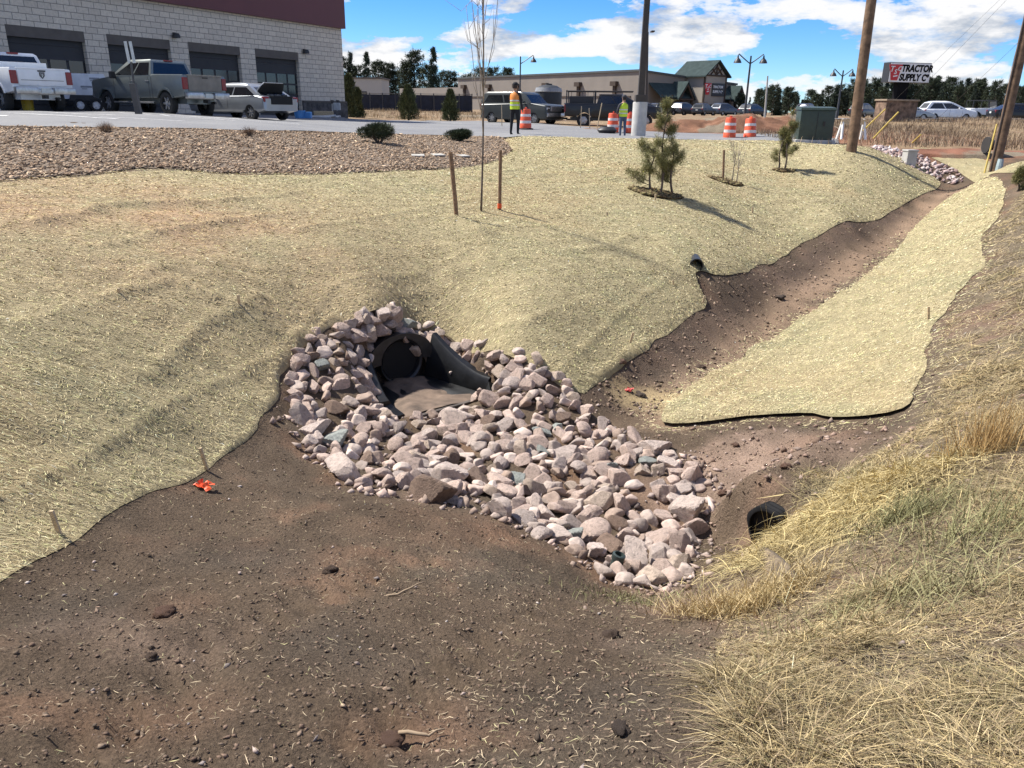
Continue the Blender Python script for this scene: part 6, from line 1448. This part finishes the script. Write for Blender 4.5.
for i in range(110):
    px = 736+i*2.78+rt.uniform(-2, 2); base_top = np.interp(px, [738, 760, 775, 790, 810, 830, 850, 880, 910, 932, 945, 962, 985, 1005, 1040], [100, 93, 91, 91, 94, 90, 82, 80, 82, 76, 84, 79, 82, 88, 84]); t = base_top+rt.uniform(-6, 9); Y = 150+rt.uniform(-12, 30)
    if px > 1015: lab = 'dark pine behind the right utility pole at the picture edge'
    else: lab = ('dark pine in the tree belt between the store and the leaning utility pole' if px < 860 else 'dark pine in the tree belt behind the tall sign and white suv')
    tree(px, t, Y, rt.choice([1, 2, 0, 1, 3, 3, 0]), lab, 'pines in the far tree belt right of the store', 1.9, rt.uniform(.5, 1.0))
# ================================================================== people
def skin_body(name, joints, edges, parent, mats, zmat):
    """one continuous body grown from a skeleton; zmat(point) -> material slot"""
    me = bpy.data.meshes.new(name); me.from_pydata([j[0] for j in joints], edges, []); o = bpy.data.objects.new(name, me); COL.objects.link(o)
    md = o.modifiers.new('skin', 'SKIN'); md.use_smooth_shade = True
    for v, j in zip(me.skin_vertices[0].data, joints): v.radius = j[1] if isinstance(j[1], tuple) else (j[1], j[1])
    me.skin_vertices[0].data[0].use_root = True
    o.modifiers.new('sub', 'SUBSURF').levels = 2; bpy.context.view_layer.update()
    r = bpy.data.meshes.new_from_object(o.evaluated_get(bpy.context.evaluated_depsgraph_get())); bpy.data.objects.remove(o)
    r.name = name; r.materials.clear(); out = link(name, r, mats, parent)
    for p in r.polygons: p.material_index = zmat(p.center); p.use_smooth = True
    return out
SKIN = simple('skin', (.42, .24, .16), .55, var=.08); BLKC = simple('black_cloth', (.015, .015, .018), .9, var=.2); JEAN = simple('blue_jeans', (.07, .10, .17), .9, var=.2); LIME = simple('lime_vest', (.52, .68, .04), .6, var=.06); VORG = simple('orange_vest', (.75, .26, .05), .6, var=.06); DKSH = simple('dark_shirt', (.05, .05, .06), .9); SILT = simple('reflective_tape', (.6, .6, .56), .4)
def person(px, py, Y, hgt, rz, label, legm, shirt, vest_low, vest_top, arm_up, hat):
    q = at_y(px, py, Y); o = empty('person', q, label, 'person', rz=rz); s = hgt/1.78
    # facing -y
    J = [((0, 0, .95), (.155, .11)), ((0, 0, 1.12), (.15, .105)), ((0, 0, 1.32), (.175, .115)), ((0, 0, 1.44), (.13, .09)), ((0, -.01, 1.51), .055), ((0, -.02, 1.60), (.078, .085)), ((0, -.02, 1.70), (.083, .095)), ((0, -.01, 1.76), (.055, .065))]
    E = [(0, 1), (1, 2), (2, 3), (3, 4), (4, 5), (5, 6), (6, 7)]
    def add(p, r, prev): J.append((p, r)); E.append((prev, len(J)-1)); return len(J)-1
    for sd_ in (-1, 1):
        st = .03*sd_
        i = add((sd_*.10, 0, .86), .095, 0); i = add((sd_*.12, -.02+st, .50), .066, i); i = add((sd_*.13, .02+st, .10), .045, i); i = add((sd_*.135, -.02+st, .045), (.045, .04), i); add((sd_*.15, -.15+st, .035), (.042, .03), i)
        i = add((sd_*.205, 0, 1.40), .062, 3)
        if arm_up == sd_: i = add((sd_*.27, -.13, 1.17), .048, i); i = add((sd_*.17, -.27, 1.40), .038, i); add((sd_*.12, -.25, 1.52), (.034, .026), i)
        elif arm_up == 2: i = add((sd_*.29, -.02, 1.13), .048, i); i = add((sd_*.20, -.22, 1.02), .038, i); add((sd_*.10, -.29, 1.04), (.034, .026), i)
        else: i = add((sd_*.27, .02, 1.12), .048, i); i = add((sd_*.28, -.06, .88), .036, i); add((sd_*.275, -.09, .79), (.032, .024), i)
    J = [((p[0]*s, p[1]*s, p[2]*s), r if not isinstance(r, tuple) else r) for p, r in J]
    def zm(c):
        z = c.z/s
        if z > 1.475: return 0
        if z < .085: return 3
        x = abs(c.x/s)
        if z < .98 and x < .235: return 1
        # hands
        if arm_up == 2 and z < 1.10 and c.y/s < -.20: return 0
        if arm_up in (1, -1) and c.y/s < -.20 and z > 1.30: return 0
        if x > .235 and z < .87: return 0
        return 2
    skin_body('body', J, E, o, [SKIN, legm, shirt, BLKC], zm)
    m = MB(); rows = []
    for z, a, b in ((.90, .185, .145), (1.0, .188, .148), (1.15, .188, .147), (1.30, .20, .15), (1.41, .185, .135), (1.485, .085, .09)):
        rows.append([(a*math.cos(t)*s, (b*math.sin(t))*s, z*s) for t in np.linspace(0, 2*math.pi, 21)[:-1]])
    m.loft(rows[:3], caps=False); m.build('vest_lower', vest_low, o, smooth=True); m = MB(); m.loft(rows[2:], caps=False); v = m.build('vest_upper', vest_top, o, smooth=True)
    m = MB()
    for z, a, b in ((1.02, .191, .151), (1.17, .191, .150)): m.loft([[(a*1.012*math.cos(t)*s, b*1.012*math.sin(t)*s, zz*s) for t in np.linspace(0, 2*math.pi, 21)[:-1]] for zz in (z, z+.05)], caps=False)
    m.build('reflective_band', SILT, o, smooth=True)
    # face and head covering
    m = MB(); m.lathe([(.018, -.03), (.016, 0), (.006, .03)], c=(0, -.115*s, 1.66*s), n=8); m.build('nose', SKIN, o, smooth=True)
    for sd_ in (-1, 1):
        m = MB(); m.lathe([(0, -.012), (.012, 0), (0, .012)], c=(sd_*.032*s, -.104*s, 1.69*s), n=8); m.build('eye', BLKC, o); m = MB(); m.box((sd_*.088*s, 0, 1.67*s), (.02, .035, .06), bev=.008); m.build('ear', SKIN, o)
    m = MB(); m.box((0, -.106*s, 1.615*s), (.045, .01, .012), bev=.003); m.build('mouth', simple('lips', (.25, .09, .07), .6), o)
    m = MB(); m.lathe([(.10*s, 1.70*s), (.104*s, 1.73*s), (.095*s, 1.78*s), (.06*s, 1.815*s), (0, 1.825*s)], c=(0, -.005, 0), n=18)
    if hat: m.loft([[(x*s, y*s, z*s) for x, y, z in r] for r in ([(-.075, -.08, 1.725), (.075, -.08, 1.725), (.075, -.08, 1.738), (-.075, -.08, 1.738)], [(-.05, -.19, 1.705), (.05, -.19, 1.705), (.05, -.19, 1.716), (-.05, -.19, 1.716)])])
    m.build('cap', hat or BLKC, o, ang=50)
    m = MB(); m.lathe([(.088*s, 1.60*s), (.097*s, 1.66*s), (.099*s, 1.71*s)], c=(0, .012, 0), n=16); m.b.verts.ensure_lookup_table(); bmesh.ops.delete(m.b, geom=[v_ for v_ in m.b.verts if v_.co.y < -.02], context='VERTS'); m.build('hair', simple('dark_hair', (.03, .02, .015), .8), o, smooth=True)
person(514.5, 135.5, 30, 1.80, R(150), 'person in orange and lime vest, black trousers and dark cap standing on the road', BLKC, BLKC, LIME, VORG, 1, BLKC)
person(622, 138, 36, 1.76, R(200), 'person in lime vest and blue jeans standing beside the concrete pole base', JEAN, DKSH, LIME, LIME, 2, DKSH)
BLOBS = [(540, 38, .15, .026, .10), (700, 22, .12, .024, .09), (395, 52, .07, .02, .13), (930, 40, .16, .04, .11), (585, 68, .10, .012, -.20), (800, 48, .055, .03, -.22), (400, 12, .10, .018, -.22), (655, 62, .045, .012, .14), (735, 40, .03, .012, .16), (590, 5, .06, .012, -.12), (840, 78, .08, .014, .10)]
SKY_SAT, SKY_VAL = 1.38, .40
CL_LIT, CL_DARK = (2.35, 2.35, 2.38), (1.15, 1.29, 1.52)
# ------------------------------------------------------------------ camera, light, sky
cam = bpy.data.cameras.new('camera'); co = bpy.data.objects.new('camera', cam); COL.objects.link(co)
cam.sensor_fit = 'HORIZONTAL'; cam.sensor_width = 36; cam.lens = 36*FPX/W; cam.clip_end = 5000; cam.clip_start = .05
Mx = Matrix(((_R[0], _U[0], -_F[0], EYE[0]), (_R[1], _U[1], -_F[1], EYE[1]), (_R[2], _U[2], -_F[2], EYE[2]), (0, 0, 0, 1)))
co.matrix_world = Mx; scene.camera = co
SUN_AZ, SUN_EL = R(-66), R(52)          # azimuth from +Y towards +X
sd = Vector((math.sin(SUN_AZ)*math.cos(SUN_EL), math.cos(SUN_AZ)*math.cos(SUN_EL), math.sin(SUN_EL)))
sl = bpy.data.lights.new('sun', 'SUN'); sl.energy = 3.0; sl.angle = R(3.5); sl.color = (1, .955, .88)
so = bpy.data.objects.new('sun', sl); COL.objects.link(so); so.rotation_euler = (-sd).to_track_quat('-Z', 'Y').to_euler()
w = bpy.data.worlds.new('World'); scene.world = w; w.use_nodes = True; nt = w.node_tree
bg = nt.nodes['Background']; bg.inputs['Strength'].default_value = .15
sky = nt.nodes.new('ShaderNodeTexSky'); sky.sky_type = 'NISHITA'; sky.sun_disc = False; sky.sun_elevation = SUN_EL; sky.sun_rotation = SUN_AZ
sky.altitude = 2500; sky.air_density = 1.0; sky.dust_density = .4; sky.ozone_density = 2.
tc = nt.nodes.new('ShaderNodeTexCoord'); sep = nt.nodes.new('ShaderNodeSeparateXYZ'); nt.links.new(tc.outputs['Generated'], sep.inputs[0])
def M(op, a, b=None):
    m = nt.nodes.new('ShaderNodeMath'); m.operation = op
    for i, v in enumerate((a, b)):
        if v is None: continue
        if isinstance(v, (int, float)): m.inputs[i].default_value = v
        else: nt.links.new(v, m.inputs[i])
    return m.outputs[0]
def cloudvec(ox, oy, oz, sx=3.6, sz=11.):
    c = nt.nodes.new('ShaderNodeCombineXYZ')
    nt.links.new(M('ADD', M('MULTIPLY', sep.outputs[0], sx), ox), c.inputs[0]); nt.links.new(M('ADD', M('MULTIPLY', sep.outputs[1], sx), oy), c.inputs[1])
    nt.links.new(M('ADD', M('MULTIPLY', sep.outputs[2], sz), oz), c.inputs[2]); return c.outputs[0]
def blob(px, py, sx, sz, amp):          # a cumulus bank in a given direction of the sky
    d = ray(px, py); d = d/np.linalg.norm(d)
    dx = M('DIVIDE', M('SUBTRACT', sep.outputs[0], float(d[0])), sx); dz = M('DIVIDE', M('SUBTRACT', sep.outputs[2], float(d[2])), sz)
    return M('MULTIPLY', M('POWER', 2.718, M('MULTIPLY', M('ADD', M('MULTIPLY', dx, dx), M('MULTIPLY', dz, dz)), -1.0)), amp)
n1 = noise(nt, 2.1, 10, .62, vec=cloudvec(3.1, 1.7, 2.)); n2 = noise(nt, 2.1, 5, .6, vec=cloudvec(3.03, 1.7, 2.28))
tot = n1
for b in BLOBS: tot = M('ADD', tot, blob(*b))
tot2 = n2
for b in BLOBS: tot2 = M('ADD', tot2, blob(*b))
cov = ramp(nt, tot, [(.50, 0), (.535, .7), (.60, 1)])
lit = ramp(nt, M('ADD', M('MULTIPLY', M('SUBTRACT', tot, tot2), 2.2), .5), [(.25, CL_DARK), (.6, CL_LIT)])
hs = nt.nodes.new('ShaderNodeHueSaturation'); nt.links.new(sky.outputs[0], hs.inputs['Color']); hs.inputs['Saturation'].default_value = SKY_SAT; hs.inputs['Value'].default_value = SKY_VAL
nt.links.new(mixc(nt, cov, mixc(nt, 1., hs.outputs[0], (.60, .78, 1.04), 'MULTIPLY'), lit), bg.inputs['Color'])
scene.view_settings.view_transform = 'Standard'; scene.view_settings.look = 'None'
scene.view_settings.exposure = 1.50; scene.view_settings.gamma = 1
scene.render.resolution_x = W; scene.render.resolution_y = H
